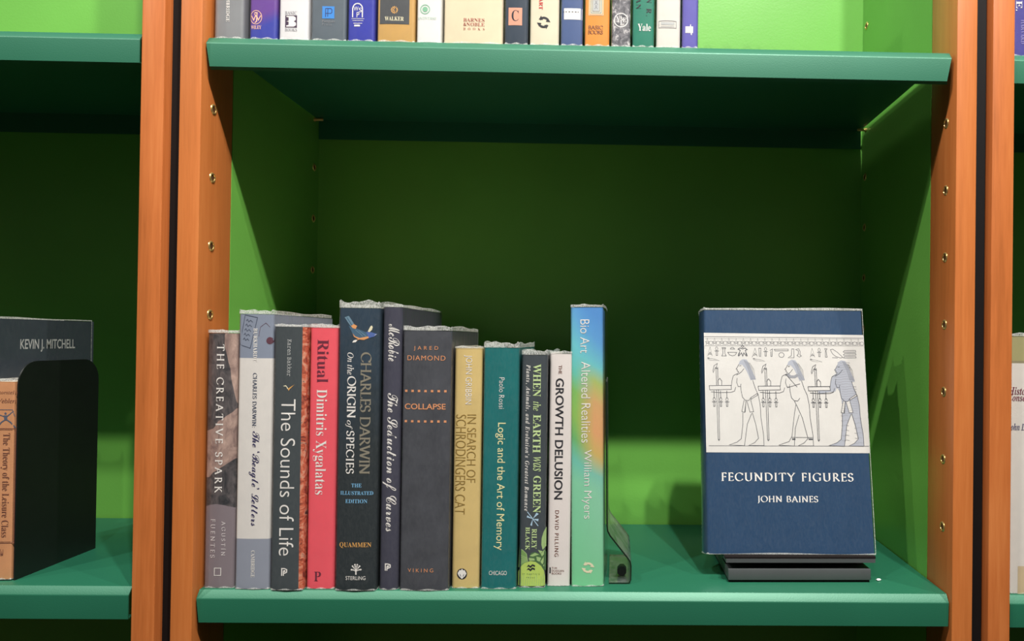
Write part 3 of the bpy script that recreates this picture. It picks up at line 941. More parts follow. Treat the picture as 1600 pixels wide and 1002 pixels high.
# printed marks: (part, text or #mark, lettering style, ink, reads downwards, x0, x1, z0, z1) on the spine
TX = {
    'spark': [
        ('title_lettering', 'THE CREATIVE SPARK', 'lserif', 'white', 1, -0.0051, 0.002, 0.0887, 0.2271),
        ('author_lettering', 'AGUSTÍN', 'lserif', 'pale', 1, 0.0021, 0.0066, 0.0304, 0.0621),
        ('author_lettering', 'FUENTES', 'lserif', 'pale', 1, -0.008, -0.0037, 0.0282, 0.064),
        ('publisher_logo', '#square', '', 'white', 0, -0.0038, 0.0021, 0.0119, 0.0187),
    ],
    'beagle': [
        ('author_lettering', 'BURKHARDT', 'bserif', 'white', 1, -0.0019, 0.0017, 0.2114, 0.2423),
        ('title_lettering', 'CHARLES DARWIN:', 'lserif', 'slate', 1, -0.0019, 0.002, 0.1502, 0.2007),
        ('title_lettering', 'The ‘Beagle’ Letters', 'script', 'navyink', 1, -0.0042, 0.0058, 0.0589, 0.1466),
        ('publisher_lettering', 'CAMBRIDGE', 'bserif', 'white', 1, -0.0007, 0.0028, 0.0113, 0.0361),
        ('cover_illustration', '#postmark', '', 'slate', 0, -0.015, 0.0015, 0.2238, 0.2547),
        ('cover_illustration', '#seal', '', 'sealred', 0, 0.0098, 0.016, 0.2276, 0.2342),
    ],
    'sounds': [
        ('author_lettering', 'Karen Bakker', 'mono', 'silver', 1, -0.0022, 0.0017, 0.1982, 0.2323),
        ('title_lettering', 'The Sounds of Life', 'thin', 'white', 1, -0.0071, 0.0062, 0.0322, 0.1768),
        ('publisher_logo', '#penguin', '', 'white', 0, -0.0049, 0.0008, 0.0135, 0.0202),
        ('cover_illustration', '#gull', '', 'cream', 0, -0.0058, 0.0048, 0.1843, 0.1905),
    ],
    'ritual': [
        ('title_lettering', 'Ritual', 'serif', 'maroon', 1, -0.0059, 0.0047, 0.1926, 0.2327),
        ('author_lettering', 'Dimitris Xygalatas', 'lserif', 'white', 1, -0.0086, 0.0039, 0.0879, 0.1861),
        ('publisher_logo', 'P', 'serif', 'maroon', 0, -0.0054, 0.0009, 0.0077, 0.0163),
    ],
    'darwin': [
        ('cover_illustration', '#bird', '', 'x', 0, -0.0136, 0.0166, 0.2296, 0.2549),
        ('title_lettering', 'On the', 'italic', 'white', 1, -0.0103, -0.0042, 0.2002, 0.2209),
        ('title_lettering', 'ORIGIN', 'lserif', 'white', 1, -0.0102, -0.0019, 0.1604, 0.1989),
        ('title_lettering', 'of', 'italic', 'white', 1, -0.0112, -0.0046, 0.1496, 0.158),
        ('title_lettering', 'SPECIES', 'lserif', 'white', 1, -0.0102, -0.0026, 0.1082, 0.1481),
        ('author_lettering', 'CHARLES DARWIN', 'lserif', 'taupe', 1, 0.002, 0.0119, 0.1083, 0.2213),
        ('subtitle_lettering', 'THE', 'bserif', 'sky', 0, -0.0047, 0.0047, 0.0958, 0.0993),
        ('subtitle_lettering', 'ILLUSTRATED', 'bserif', 'sky', 0, -0.0149, 0.0154, 0.0887, 0.0922),
        ('subtitle_lettering', 'EDITION', 'bserif', 'sky', 0, -0.0101, 0.0101, 0.0811, 0.0847),
        ('author_lettering', 'QUAMMEN', 'bserif', 'amber', 0, -0.015, 0.0144, 0.0394, 0.0447),
        ('publisher_logo', '#tree', '', 'white', 0, -0.0037, 0.0054, 0.0149, 0.0241),
        ('publisher_lettering', 'STERLING', 'sans', 'white', 0, -0.0087, 0.0096, 0.01, 0.0135),
    ],
    'curves': [
        ('author_lettering', 'McRobie', 'script', 'white', 1, -0.0029, 0.0069, 0.2132, 0.2478),
        ('title_lettering', 'The Seduction of Curves', 'script', 'white', 1, -0.0068, 0.0063, 0.0544, 0.1834),
        ('publisher_logo', '#penguin', '', 'white', 0, -0.0034, 0.0022, 0.0181, 0.0243),
    ],
    'collapse': [
        ('author_lettering', 'JARED', 'sans', 'copper', 0, -0.0123, 0.0104, 0.2232, 0.2277),
        ('author_lettering', 'DIAMOND', 'sans', 'copper', 0, -0.0182, 0.0171, 0.2143, 0.2189),
        ('ornament_row', '#dots', '', 'copper', 0, -0.02, 0.0185, 0.1847, 0.1868),
        ('title_lettering', 'COLLAPSE', 'bsans', 'copper', 0, -0.0201, 0.0179, 0.1686, 0.174),
        ('ornament_row', '#dots', '', 'copper', 0, -0.0199, 0.0187, 0.1564, 0.1585),
        ('publisher_lettering', 'V I K I N G', 'sans', 'copper', 0, -0.0148, 0.0089, 0.0171, 0.0206),
    ],
    'gribbin': [
        ('author_lettering', 'JOHN GRIBBIN', 'thin', 'white', 1, -0.0041, 0.0036, 0.1733, 0.2197),
        ('title_lettering', 'IN SEARCH OF', 'thin', 'olive', 1, -0.0002, 0.0082, 0.0998, 0.1637),
        ('title_lettering', 'SCHRODINGERS CAT', 'thin', 'olive', 1, -0.0108, -0.0012, 0.0698, 0.1635),
        ('publisher_logo', '#lion', '', 'white', 0, -0.0078, 0.0018, 0.0087, 0.0189),
    ],
    'rossi': [
        ('author_lettering', 'Paolo Rossi', 'thin', 'white', 1, -0.0017, 0.0032, 0.1695, 0.199),
        ('title_lettering', 'Logic and the Art of Memory', 'sans', 'butter', 1, -0.0046, 0.005, 0.0366, 0.1564),
        ('publisher_lettering', 'CHICAGO', 'sans', 'white', 0, -0.0088, 0.0079, 0.0132, 0.0172),
    ],
    'green': [
        ('title_lettering', 'WHEN', 'bserif', 'leaf', 1, -0.0012, 0.0061, 0.181, 0.2119),
        ('title_lettering', 'the', 'italic', 'leaf', 1, -0.0008, 0.0064, 0.1676, 0.1763),
        ('title_lettering', 'EARTH', 'bserif', 'leaf', 1, -0.0005, 0.0068, 0.1276, 0.164),
        ('title_lettering', 'was', 'italic', 'leaf', 1, 0.0, 0.0072, 0.1102, 0.124),
        ('title_lettering', 'GREEN', 'bserif', 'leaf', 1, 0.0004, 0.0076, 0.071, 0.1059),
        ('subtitle_lettering', 'Plants, Animals, and Evolution’s Greatest Romance', 'bitalic', 'white', 1, -0.0083, -0.0037, 0.0724, 0.2112),
        ('author_lettering', 'RILEY', 'bserif', 'leaf', 1, -0.0003, 0.0043, 0.0369, 0.0558),
        ('author_lettering', 'BLACK', 'bserif', 'leaf', 1, -0.0063, -0.0022, 0.0355, 0.0573),
        ('cover_illustration', '#dragonfly', '', 'ice', 0, -0.0054, 0.0061, 0.0585, 0.0718),
        ('cover_illustration', '#plant', '', 'x', 0, -0.013, 0.0133, 0.0017, 0.0597),
    ],
    'growth': [
        ('title_lettering', 'THE', 'sans', 'brown', 1, -0.0025, 0.0007, 0.2025, 0.211),
        ('title_lettering', 'GROWTH DELUSION', 'bsans', 'ink', 1, -0.0051, 0.0029, 0.0828, 0.1984),
        ('author_lettering', 'DAVID PILLING', 'sans', 'brown', 1, -0.0039, -0.0002, 0.0283, 0.0723),
        ('publisher_logo', '#bar', '', 'ink', 0, -0.0085, -0.0073, 0.0124, 0.0179),
        ('publisher_lettering', 'TIM', 'sans', 'brown', 0, -0.0064, -0.0015, 0.0164, 0.0182),
        ('publisher_lettering', 'DUGGAN', 'sans', 'brown', 0, -0.0064, 0.0052, 0.0138, 0.0157),
        ('publisher_lettering', 'BOOKS', 'sans', 'brown', 0, -0.0063, 0.0028, 0.0113, 0.0131),
    ],
    'bio': [
        ('title_lettering', 'Bio Art', 'thin', 'white', 1, -0.0064, 0.0023, 0.2228, 0.255),
        ('subtitle_lettering', 'Altered Realities', 'thin', 'white', 1, -0.0055, 0.0031, 0.1372, 0.2146),
        ('author_lettering', 'William Myers', 'thin', 'white', 1, -0.0053, 0.0042, 0.0646, 0.1305),
        ('publisher_logo', '#arrows', '', 'cream', 0, -0.0057, 0.0068, 0.0125, 0.0237),
    ],
    'u_cambridge': [
        ('publisher_lettering', 'CAMBRIDGE', 'bserif', 'white', 1, -0.0021, 0.0011, 0.0158, 0.0446),
    ],
    'u_wiley': [
        ('publisher_logo', '#ringw', '', 'peach', 0, -0.0118, -0.0006, 0.014, 0.0272),
        ('publisher_lettering', 'WILEY', 'bserif', 'peach', 0, -0.0108, -0.0011, 0.0095, 0.0128),
    ],
    'u_basicwhite': [
        ('publisher_lettering', 'BASIC', 'serif', 'grey', 0, -0.008, 0.0032, 0.0237, 0.027),
        ('publisher_logo', '#bblock', '', 'aubergine', 0, -0.0076, 0.0034, 0.0117, 0.0231),
        ('publisher_lettering', 'BOOKS', 'serif', 'grey', 0, -0.0078, 0.0035, 0.008, 0.0111),
    ],
    'u_penguin': [
        ('publisher_logo', '#ppsquare', '', 'azure', 0, -0.0055, 0.0058, 0.0208, 0.0323),
        ('publisher_lettering', 'Penguin', 'thin', 'grey', 0, -0.0054, 0.0062, 0.0163, 0.0196),
        ('publisher_lettering', 'Press', 'thin', 'grey', 0, -0.0053, 0.0033, 0.0142, 0.0163),
    ],
    'u_royal': [
        ('publisher_logo', '#arch', '', 'white', 0, -0.0081, 0.0017, 0.0226, 0.0359),
        ('publisher_lettering', '#line', '', 'white', 0, -0.0088, 0.0031, 0.0211, 0.0215),
        ('publisher_lettering', '#line', '', 'white', 0, -0.0079, 0.0022, 0.0193, 0.0197),
        ('publisher_lettering', '#line', '', 'white', 0, -0.007, 0.0013, 0.0167, 0.0172),
        ('publisher_lettering', '#line', 'bsans', 'white', 0, -0.0061, -0.0007, 0.014, 0.0156),
    ],
    'u_walker': [
        ('label_panel', '#panel', '', 'charcoal', 0, -0.0149, 0.0126, 0.0171, 0.0578),
        ('publisher_logo', '#sun', '', 'amber', 0, -0.0049, 0.0025, 0.0264, 0.0342),
        ('publisher_lettering', 'WALKER', 'bserif', 'cream', 0, -0.0102, 0.0077, 0.0201, 0.024),
    ],
    'u_greenlogo': [
        ('publisher_logo', '#ringdot', '', 'mint', 0, -0.0083, 0.0009, 0.027, 0.0361),
        ('publisher_lettering', 'ANTIVERSE', 'serif', 'palemint', 0, -0.0108, 0.007, 0.0219, 0.0244),
    ],
    'u_beige': [
        ('publisher_lettering', 'BARNES', 'serif', 'rust', 0, -0.0091, 0.0107, 0.0208, 0.0241),
        ('publisher_lettering', '&NOBLE', 'serif', 'rust', 0, -0.0091, 0.0107, 0.0166, 0.0199),
        ('publisher_lettering', 'B O O K S', 'serif', 'rust', 0, -0.009, 0.0108, 0.0129, 0.0151),
    ],
    'u_letterc': [
        ('label_panel', '#panel', '', 'salmon', 0, -0.0073, 0.0055, 0.0183, 0.0349),
        ('publisher_logo', 'C', 'serif', 'ink', 0, -0.0044, 0.0023, 0.0222, 0.0325),
    ],
    'u_cream': [
        ('title_lettering', 'THE ART', 'bserif', 'red', 1, -0.0052, -0.0016, 0.0337, 0.0579),
        ('publisher_logo', '#arrows', '', 'ink', 0, -0.007, 0.0057, 0.0156, 0.0277),
    ],
    'u_bluelabel': [
        ('label_panel', '#panel', '', 'white', 0, -0.0102, 0.0097, 0.0249, 0.0355),
        ('publisher_lettering', '#line', '', 'ink', 0, -0.0081, 0.0063, 0.0316, 0.0325),
    ],
    'u_orange': [
        ('cover_illustration', '#cartouche', '', 'silver', 0, -0.0081, 0.0058, 0.0294, 0.05),
        ('publisher_lettering', 'BASIC', 'lserif', 'brown', 0, -0.0081, 0.0055, 0.016, 0.0197),
        ('publisher_lettering', 'BOOKS', 'lserif', 'brown', 0, -0.0084, 0.0055, 0.0115, 0.0151),
    ],
    'u_speckle': [
        ('publisher_logo', '#yale', '', 'white', 0, -0.0066, 0.0066, 0.0187, 0.032),
    ],
    'u_yalegreen': [
        ('publisher_lettering', 'Yale', 'bserif', 'white', 0, -0.0053, 0.0071, 0.0155, 0.0222),
        ('title_lettering', 'ALAN', 'serif', 'ink', 1, -0.0072, -0.0026, 0.0363, 0.057),
        ('title_lettering', 'IN R.', 'serif', 'ink', 1, 0.0026, 0.0074, 0.0299, 0.0511),
    ],
    'u_whitebox': [
        ('publisher_logo', '#boxlogo', '', 'silver', 0, -0.0091, 0.0073, 0.019, 0.0257),
    ],
    'u_purple': [
        ('publisher_logo', '#block', '', 'white', 0, -0.0046, 0.0027, 0.0125, 0.0228),
    ],
    'theory': [
        ('title_lettering', 'The Theory of the Leisure Class', 'serif', 'brown', 1, -0.0006, 0.0074, 0.0397, 0.1373),
        ('author_lettering', 'Thorstein', 'italic', 'brown', 0, -0.0073, 0.0127, 0.1739, 0.1775),
        ('author_lettering', 'Veblen', 'italic', 'brown', 0, -0.0042, 0.0117, 0.1655, 0.1697),
        ('border_line', '#frame', '', 'brown', 0, -0.0115, 0.0118, 0.0343, 0.1414),
        ('publisher_logo', '#runner', '', 'slate', 0, -0.0057, 0.0115, 0.1421, 0.1595),
        ('volume_lettering', '3', 'bserif', 'brown', 1, 0.0006, 0.0033, 0.0223, 0.0289),
    ],
    'rwhite': [
        ('title_lettering', 'Histo', 'bitalic', 'maroon', 0, -0.0175, -0.0015, 0.1892, 0.1965),
        ('title_lettering', 'Conse', 'bitalic', 'maroon', 0, -0.0177, -0.0014, 0.1831, 0.1898),
        ('author_lettering', 'John D', 'bitalic', 'navyink', 0, -0.0175, -0.0011, 0.1545, 0.1618),
        ('spine_label', '#panel', '', 'kraft', 0, -0.0072, 0.0063, -0.0004, 0.0263),
    ],
    'rpurple': [
        ('title_lettering', 'E.', 'bserif', 'white', 1, -0.009, -0.0033, 0.0436, 0.0535),
        ('publisher_lettering', 'HARVARD', 'serif', 'lilac', 1, -0.0043, -0.0, 0.0118, 0.0351),
    ],
}


# ------------------------------------------------------------------ the setting
structure(box('floor', (-3, -3.2, -1.12), (4, 0.6, -1.10), M_FLOOR))
structure(box('wall_back', (-3, 0.30, -1.10), (4, 0.34, 1.3), M_WALL))
structure(box('trim_1', (-0.0338, 0.012, -1.10), (-0.0202, 0.26, 1.0), M_BLACK))
structure(box('trim_2', (0.7198, 0.012, -1.10), (0.7337, 0.26, 1.0), M_BLACK))

SZ = 0.5126          # upper shelf, top surface
POST_D = 0.0566
BACK = 0.270
PEG = [0.0605 + 0.06475 * k for k in range(11)]

def sleeve(name, x, y, z, sx, parent):
    """brass sleeve of a shelf-pin hole, facing sx (+1/-1) along x"""
    bm = bmesh.new()
    prof = [(0.0031, 0.00015), (0.0033, 0.0009), (0.0042, 0.0009), (0.0048, 0.0004), (0.0050, 0.0)]
    n = 20
    rings = []
    for rr, d in prof:
        rings.append([bm.verts.new((x + sx * d, y + rr * math.cos(a), z + rr * math.sin(a))) for a in [2 * math.pi * i / n for i in range(n)]])
    for a, b in zip(rings, rings[1:]):
        for i in range(n):
            bm.faces.new((a[i], a[(i + 1) % n], b[(i + 1) % n], b[i]))
    f = bm.faces.new(rings[0])
    f.material_index = 1
    return mesh_obj(name, bm, [M_BRASS, M_HOLE_SHADE], parent, 40)

def bookcase(x0, x1, label, pegs=(), pins=()):
    root = thing('bookcase', label, 'bookcase', ((x0 + x1) / 2, 0.135, -1.10))
    inv = Matrix.Translation(root.location).inverted()
    kids = []
    def box_in(name, lo, hi, mat, bevel=0.0):
        o = box(name, lo, hi, mat, root, bevel)
        kids.append(o)
        return o
    pl = box_in('post', (x0 - 0.0199 if x0 == 0 else x0 - 0.021, 0, -1.10), (x0, POST_D, 1.0), M_WOOD, 0.0013)
    pr = box_in('post', (x1, 0, -1.10), (x1 + (0.0195 if x0 == 0 else 0.0212), POST_D, 1.0), M_WOOD, 0.0013)
    sl = box_in('side_panel', (x0 - 0.018, POST_D, -1.10), (x0, BACK, 1.0), M_LIME)
    sr = box_in('side_panel', (x1, POST_D, -1.10), (x1 + 0.018, BACK, 1.0), M_LIME)
    box_in('back_panel', (x0 - 0.018, BACK, -1.10), (x1 + 0.018, BACK + 0.015, 1.0), M_LIME)
    for o in kids:
        o.matrix_parent_inverse = inv
    for (side, row, z) in pegs:
        par = {('L', 'f'): pl, ('R', 'f'): pr, ('L', 'b'): sl, ('R', 'b'): sr}[(side, row)]
        y = 0.0212 if row == 'f' else 0.2555
        o = sleeve('peg_hole', x0 if side == 'L' else x1, y, z, 1 if side == 'L' else -1, par)
    for (side, y, z) in pins:
        bm = bmesh.new()
        sx = 1 if side == 'L' else -1
        xx = x0 if side == 'L' else x1
        n = 14
        pr_ = [(0.0, 0.0026), (0.0015, 0.0026), (0.0016, 0.0018), (0.0105, 0.0018), (0.0112, 0.0013)]
        rings = [[bm.verts.new((xx + sx * d, y + rr * math.cos(a), z + rr * math.sin(a))) for a in [2 * math.pi * i / n for i in range(n)]] for d, rr in pr_]
        for a, b in zip(rings, rings[1:]):
            for i in range(n):
                bm.faces.new((a[i], a[(i + 1) % n], b[(i + 1) % n], b[i]))
        bm.faces.new(rings[-1])
        o = mesh_obj('shelf_pin', bm, M_BRASS, root, 40)
        o.matrix_parent_inverse = inv
    return root

pegs = [(s, r, z) for s in 'LR' for r in 'fb' for z in PEG if not (r == 'b' and z < 0.18) and not (s == 'L' and z < 0.22) and abs(z - 0.5138) > 0.02]
pins = [(s, y, zz - 0.0038) for s in 'LR' for y in (0.0212, 0.2535) for zz in (SZ, 0.0)]
bookcase(0.0, 0.70, 'middle bookcase with cherry posts and lime green panels around the row of books', pegs, pins)
bookcase(-0.7550, -0.0551, 'left bookcase with cherry post, cut off by the left edge, holding a black bookend', (), [('R', y, zz - 0.0012) for y in (0.0212, 0.2535) for zz in (SZ, 0.0)])
bookcase(0.7550, 1.4550, 'right bookcase with cherry post, only a sliver showing at the right edge', (), [('L', y, zz - 0.0050) for y in (0.0212, 0.2535) for zz in (SZ, 0.0)])

def shelf(x0, x1, z, label, cut_l=0.0, cut_r=0.0):
    """folded sheet-metal shelf; top surface at z, front lip at y = 0.004"""
    root_loc = ((x0 + x1) / 2, 0.134, z)
    bm = bmesh.new()
    yf, H, R, t, yb = 0.004, 0.0288, 0.0066, 0.0012, 0.2655
    arc = [(yf + 0.0064, 0.0), (yf + 0.0054, -0.0003), (yf + 0.0047, -0.0010), (yf + 0.0005, -0.0064), (yf + 0.0001, -0.0071)]
    outer = [(yb, -0.0255), (yb, -0.0010), (yb - 0.001, 0.0)] + arc + [(yf, -0.0078), (yf, -H), (yf + 0.009, -H), (yf + 0.009, -H + t)]
    inner = [(yf + t, -H + t), (yf + t, -0.0080), (yf + 0.0058, -t)] + [(yb - t, -t), (yb - t, -0.0255)]
    pts = outer + inner
    W = (x1 - x0) / 2
    def place(p, s):
        x = s * W
        cut = cut_l if s < 0 else cut_r
        if p[0] < 0.0053 and p[1] < -R + 1e-6:
            x -= s * cut * (-p[1] - R) / (H - R)
        return (x, p[0] - 0.134, p[1])
    extrude_profile(bm, pts, -1, 1, place)
    o = mesh_obj('shelf', bm, M_SHELF, None, 22)
    o.location = root_loc
    return tag(o, label, 'shelf', 'green metal shelves in the bookcases')

shelf(0.0014, 0.6968, SZ, 'upper green metal shelf carrying the cropped row of sixteen books', 0.0036, 0.0042)
shelf(0.0015, 0.6990, 0.0, 'lower green metal shelf carrying the book row and the blue display book', 0.0024, 0.0005)
shelf(-0.7530, -0.0590, SZ + 0.0020, 'bare upper green shelf at left, above the black bookend')
shelf(-0.7530, -0.0600, 0.0026, 'lower green shelf at left, under the black bookend')
shelf(0.7565, 1.4530, SZ - 0.0006, 'upper green shelf at right edge, under the purple book')
shelf(0.7570, 1.4530, -0.0006, 'lower green shelf at right edge, under the white book')

# ------------------------------------------------------------------ the row of books on the lower shelf
def place_book(key, name, label, jacket, depth=0.16, z=0.0, lean=0.0, group=None, **kw):
    x0, x1, y, h, ext = BK[key]
    r = thing(name, label, 'book', ((x0 + x1) / 2, y, z), group)
    r.rotation_euler = (0, lean, 0)
    return build_book(r, x1 - x0, h, depth, jacket, ext, texts=TX.get(key, ()), **kw), r

G1 = 'books standing in a row on the lower shelf'
J = jacket_plain
place_book('spark', 'book', 'grey book with a cave-painting spine, first in the lower row beside the cherry post', jacket_spark(), 0.145, group=G1)
place_book('beagle', 'book', 'book with a white spine between blue-grey bands at top and bottom', jacket_bands('beagle', [(0.0468, (148, 153, 166)), (0.2135, (228, 223, 216)), (0.3, (138, 147, 164))]), 0.144, group=G1)
place_book('sounds', 'book', 'dark grey book with large thin white lettering, left of the pink book', jacket_sounds(), 0.15, group=G1)
place_book('ritual', 'book', 'coral pink book in the lower row', J('ritual', (238, 92, 104), 0.03), 0.15, group=G1)
place_book('darwin', 'book', 'tall dark book with a small painted blue bird on its spine', jacket_blend('darwin', (46, 53, 56), (48, 66, 82), 0.19, 0.07), 0.16, group=G1)
place_book('curves', 'book', 'tall narrow charcoal-violet book with white script lettering', J('curves', (70, 70, 84), 0.05), 0.16, group=G1, bulge=0.0028)
place_book('collapse', 'book', 'thick worn charcoal book with copper lettering and dotted rows', J('collapse', (74, 76, 82), 0.16), 0.135, group=G1)
place_book('gribbin', 'book', 'gold-beige book between the charcoal and the teal book on the lower shelf', J('gribbin', (214, 188, 124), 0.05), 0.14, group=G1)
place_book('rossi', 'book', 'teal book with cream lettering in the lower row', J('rossi', (30, 112, 112), 0.06), 0.132, group=G1)
place_book('green', 'book', 'dark book with green plants painted at the foot of its spine', J('green', (68, 75, 80), 0.06), 0.13, group=G1)
place_book('growth', 'book', 'narrow white book with black capitals, next to the rainbow-coloured tall book', J('growth', (230, 222, 217), 0.02), 0.13, group=G1)
place_book('bio', 'book', 'tall book with a blue, orange and green blended spine, last in the lower row', jacket_bio(), 0.125, lean=-0.0155, group=G1, loose=0.0022)

# ------------------------------------------------------------------ upper row
G2 = 'books standing in a row on the upper shelf'
UP = [('cambridge', 'plain grey book with white vertical lettering, first on the upper shelf', J('ucambridge', (136, 138, 140))),
      ('wiley', 'purple and blue book with a round peach emblem on the upper shelf', jacket_blend('uwiley', (58, 66, 160), (104, 66, 146), 0.018, 0.006)),
      ('basicwhite', 'white book with a dark letter B block on the upper shelf', J('ubasic', (224, 222, 222), 0.02)),
      ('penguin', 'slate grey book with a bright blue square mark on the upper shelf', J('upenguin', (94, 104, 112))),
      ('royal', 'royal blue book with a white arch emblem on the upper shelf', J('uroyal', (56, 62, 162))),
      ('walker', 'mustard book with a dark panel and small gold sun on the upper shelf', J('uwalker', (198, 156, 90))),
      ('greenlogo', 'white book with a pale green round emblem on the upper shelf', J('ugreenlogo', (224, 224, 220), 0.02)),
      ('beige', 'thickest beige book with rust lettering on the upper shelf', J('ubeige', (226, 210, 178), 0.04)),
      ('letterc', 'navy book with a salmon label showing a C on the upper shelf', J('uletterc', (52, 64, 78))),
      ('cream', 'cream book with a dark double-arrow emblem on the upper shelf', J('ucream', (222, 212, 186), 0.04)),
      ('bluelabel', 'dusty blue book with a blank-looking white label on the upper shelf', J('ubluelabel', (74, 94, 138))),
      ('orange', 'orange book with a framed ornament on the upper shelf', J('uorange', (226, 146, 62), 0.05)),
      ('speckle', 'grey speckled book with a white ring emblem on the upper shelf', jacket_speckle()),
      ('yalegreen', 'emerald green book with white lettering on the upper shelf', J('uyale', (34, 124, 100))),
      ('whitebox', 'off-white book with a faint grey box mark on the upper shelf', J('uwhitebox', (220, 214, 204), 0.03)),
      ('purple', 'violet book at the right end of the upper row', J('upurple', (98, 92, 174), 0.04))]
for k, lab, jm in UP:
    place_book('u_' + k, 'book', lab, jm, 0.15, z=SZ, group=G2)

# ------------------------------------------------------------------ neighbours in the left and right bookcases
(jk, w, _), r = place_book('theory', 'book', 'tan paperback with brown lettering against the black bookend', J('theory', (208, 148, 104), 0.10), 0.105, z=0.0036, group='books in the left bookcase', soft=True, bulge=0.0006, r=0.0008)
rm = thing('book', 'tall dark slate book showing its white author name above the bookend', 'book', (-0.2180, 0.0125, 0.0036), 'books in the left bookcase')
jk, w, bg = build_book(rm, 0.031, 0.2450, 0.146, J('mitchell', (58, 66, 74), 0.06), 0.0016)
p = P2()
add_text(p, 'KEVIN J. MITCHELL', 'bsans', 'silver', 0.0560 - 0.0125, 0.1300 - 0.0125, 0.2160 - 0.0036, 0.2290 - 0.0036, False)
put_print('author_lettering', p, lambda u, z, off: (w + off, u, z), jk)
place_book('rwhite', 'book', 'white book with a green-gold top band at the right edge, beside the right post', jacket_bands('rwhite', [(0.2185, (228, 222, 212)), (0.2205, (150, 142, 108)), (0.3, (170, 164, 112))]), 0.15, z=-0.0006, group='books in the right bookcase')
place_book('rpurple', 'book', 'blue-violet book at the top right corner of the picture', J('rpurple', (78, 74, 150), 0.05), 0.15, z=SZ - 0.0006, group='books in the right bookcase')

# ------------------------------------------------------------------ bookends
be = thing('bookend', 'black metal bookend plate with rounded top corners on the left shelf', 'bookend', (-0.178, 0.077, 0.0026))
def rounded(y0, y1, z0, z1, r):
    pts = [(y0, z0), (y1, z0)]
    pts += [(y1 - r + r * math.cos(a), z1 - r + r * math.sin(a)) for a in [math.pi / 2 * i / 8 for i in range(9)]]
    pts += [(y0 + r + r * math.cos(a), z1 - r + r * math.sin(a)) for a in [math.pi / 2 + math.pi / 2 * i / 8 for i in range(9)]]
    return pts
bm = bmesh.new()
extrude_profile(bm, rounded(-0.0545, 0.0535, 0.0, 0.2055, 0.022), -0.0006, 0.0006, lambda p, x: (x, p[0], p[1]))
mesh_obj('upright_plate', bm, M_BLKMETAL, be, 40)
bm = bmesh.new()
add_box(bm, (-0.075, -0.045, 0.0), (-0.0006, 0.045, 0.0008))
mesh_obj('base_plate', bm, M_BLKMETAL, be)

cb = thing('bookend', 'clear smoky acrylic bookend leaning against the last tall book of the row', 'bookend', (0.388, 0.078, 0.0))
def bent(pts, t):
    L, R = [], []
    for i, q in enumerate(pts):
        a = Vector(pts[max(0, i - 1)]); b = Vector(pts[min(len(pts) - 1, i + 1)])
        d = (b - a).normalized()
        n = Vector((-d.y, d.x)) * t / 2
        L.append(tuple(Vector(q) + n)); R.append(tuple(Vector(q) - n))
    return L + R[::-1]
prof = [(0.3750, 0.1950), (0.3775, 0.0560), (0.3782, 0.0510), (0.3805, 0.0465), (0.3975, 0.0255), (0.4002, 0.0215), (0.4010, 0.0175), (0.4010, 0.0040), (0.3995, 0.0012), (0.3960, 0.0008), (0.3800, 0.0008)]
bm = bmesh.new()
bp_ = bent(prof, 0.0014)
def cb_place(p, y):
    return (p[0] - 0.388, y - 0.078 + (0.004 if p[1] > 0.19 else 0.0) * (1 if y < 0.08 else 0), p[1])
nb = len(prof)
r0 = [bm.verts.new(cb_place(q, 0.031)) for q in bp_]
r1 = [bm.verts.new(cb_place(q, 0.125)) for q in bp_]
n = len(bp_)
for i in range(n):
    bm.faces.new((r0[i], r0[(i + 1) % n], r1[(i + 1) % n], r1[i]))
for rr in (r0, r1):
    for i in range(nb - 1):
        f = bm.faces.new((rr[i], rr[i + 1], rr[n - 2 - i], rr[n - 1 - i]))
        f.material_index = 1
mesh_obj('bent_sheet', bm, [M_ACRYL, M_ACRYL_EDGE], cb, 40)
bm = bmesh.new()
n = 8
for (yy0, yy1) in ((0.050, 0.058),):
    ra = [bm.verts.new((0.3925 - 0.388 + 0.0048 * math.cos(2 * math.pi * (i + .5) / n), yy0 - 0.078, 0.0066 + 0.0052 * math.sin(2 * math.pi * (i + .5) / n))) for i in range(n)]
    rb = [bm.verts.new((v.co.x, yy1 - 0.078, v.co.z)) for v in ra]
    for i in range(n):
        bm.faces.new((ra[i], ra[(i + 1) % n], rb[(i + 1) % n], rb[i]))
    bm.faces.new(ra); bm.faces.new(rb)
mesh_obj('opening_shade', bm, M_BLKMETAL, cb, 30)  # black octagonal block added for the dark of the far opening under the sheet

# ------------------------------------------------------------------ the displayed blue book and its stand
YAW = 0.02
st = thing('book_stand', 'black acrylic display stand under the blue book', 'book stand', (0.5671, 0.0385, 0.0))
st.rotation_euler = (0, 0, YAW)
hw = 0.0706
bm = bmesh.new()
add_box(bm, (-hw, 0, 0.0025), (hw, 0.100, 0.0131), 0.0006)
mesh_obj('base', bm, M_BLKPLAST, st, 40)
bm = bmesh.new()
add_box(bm, (-hw + 0.001, 0.0015, 0.0), (hw - 0.001, 0.098, 0.0027))
mesh_obj('foot_pad', bm, M_FELT, st)
bm = bmesh.new()
add_box(bm, (-hw + 0.002, 0.020, 0.0130), (hw - 0.002, 0.043, 0.0145))
mesh_obj('riser', bm, M_BLKMETAL, st)
bm = bmesh.new()
TL = math.tan(0.185)
extrude_profile(bm, [(-0.0008, 0.0198), (-0.0008, 0.0234), (0.0112, 0.0234), (0.0440, 0.0234 - 0.0328 * TL), (0.0440, 0.0143), (0.0120, 0.0198)], -hw - 0.0025, hw + 0.0040, lambda p, x: (x, p[0], p[1]))
mesh_obj('ledge', bm, M_BLKPLAST, st)
bm = bmesh.new()
add_box(bm, (-hw - 0.0035, -0.0004, 0.0233), (hw + 0.0048, 0.0045, 0.0262), 0.0008)
mesh_obj('felt_strip', bm, M_FELT, st, 40)
bm = bmesh.new()
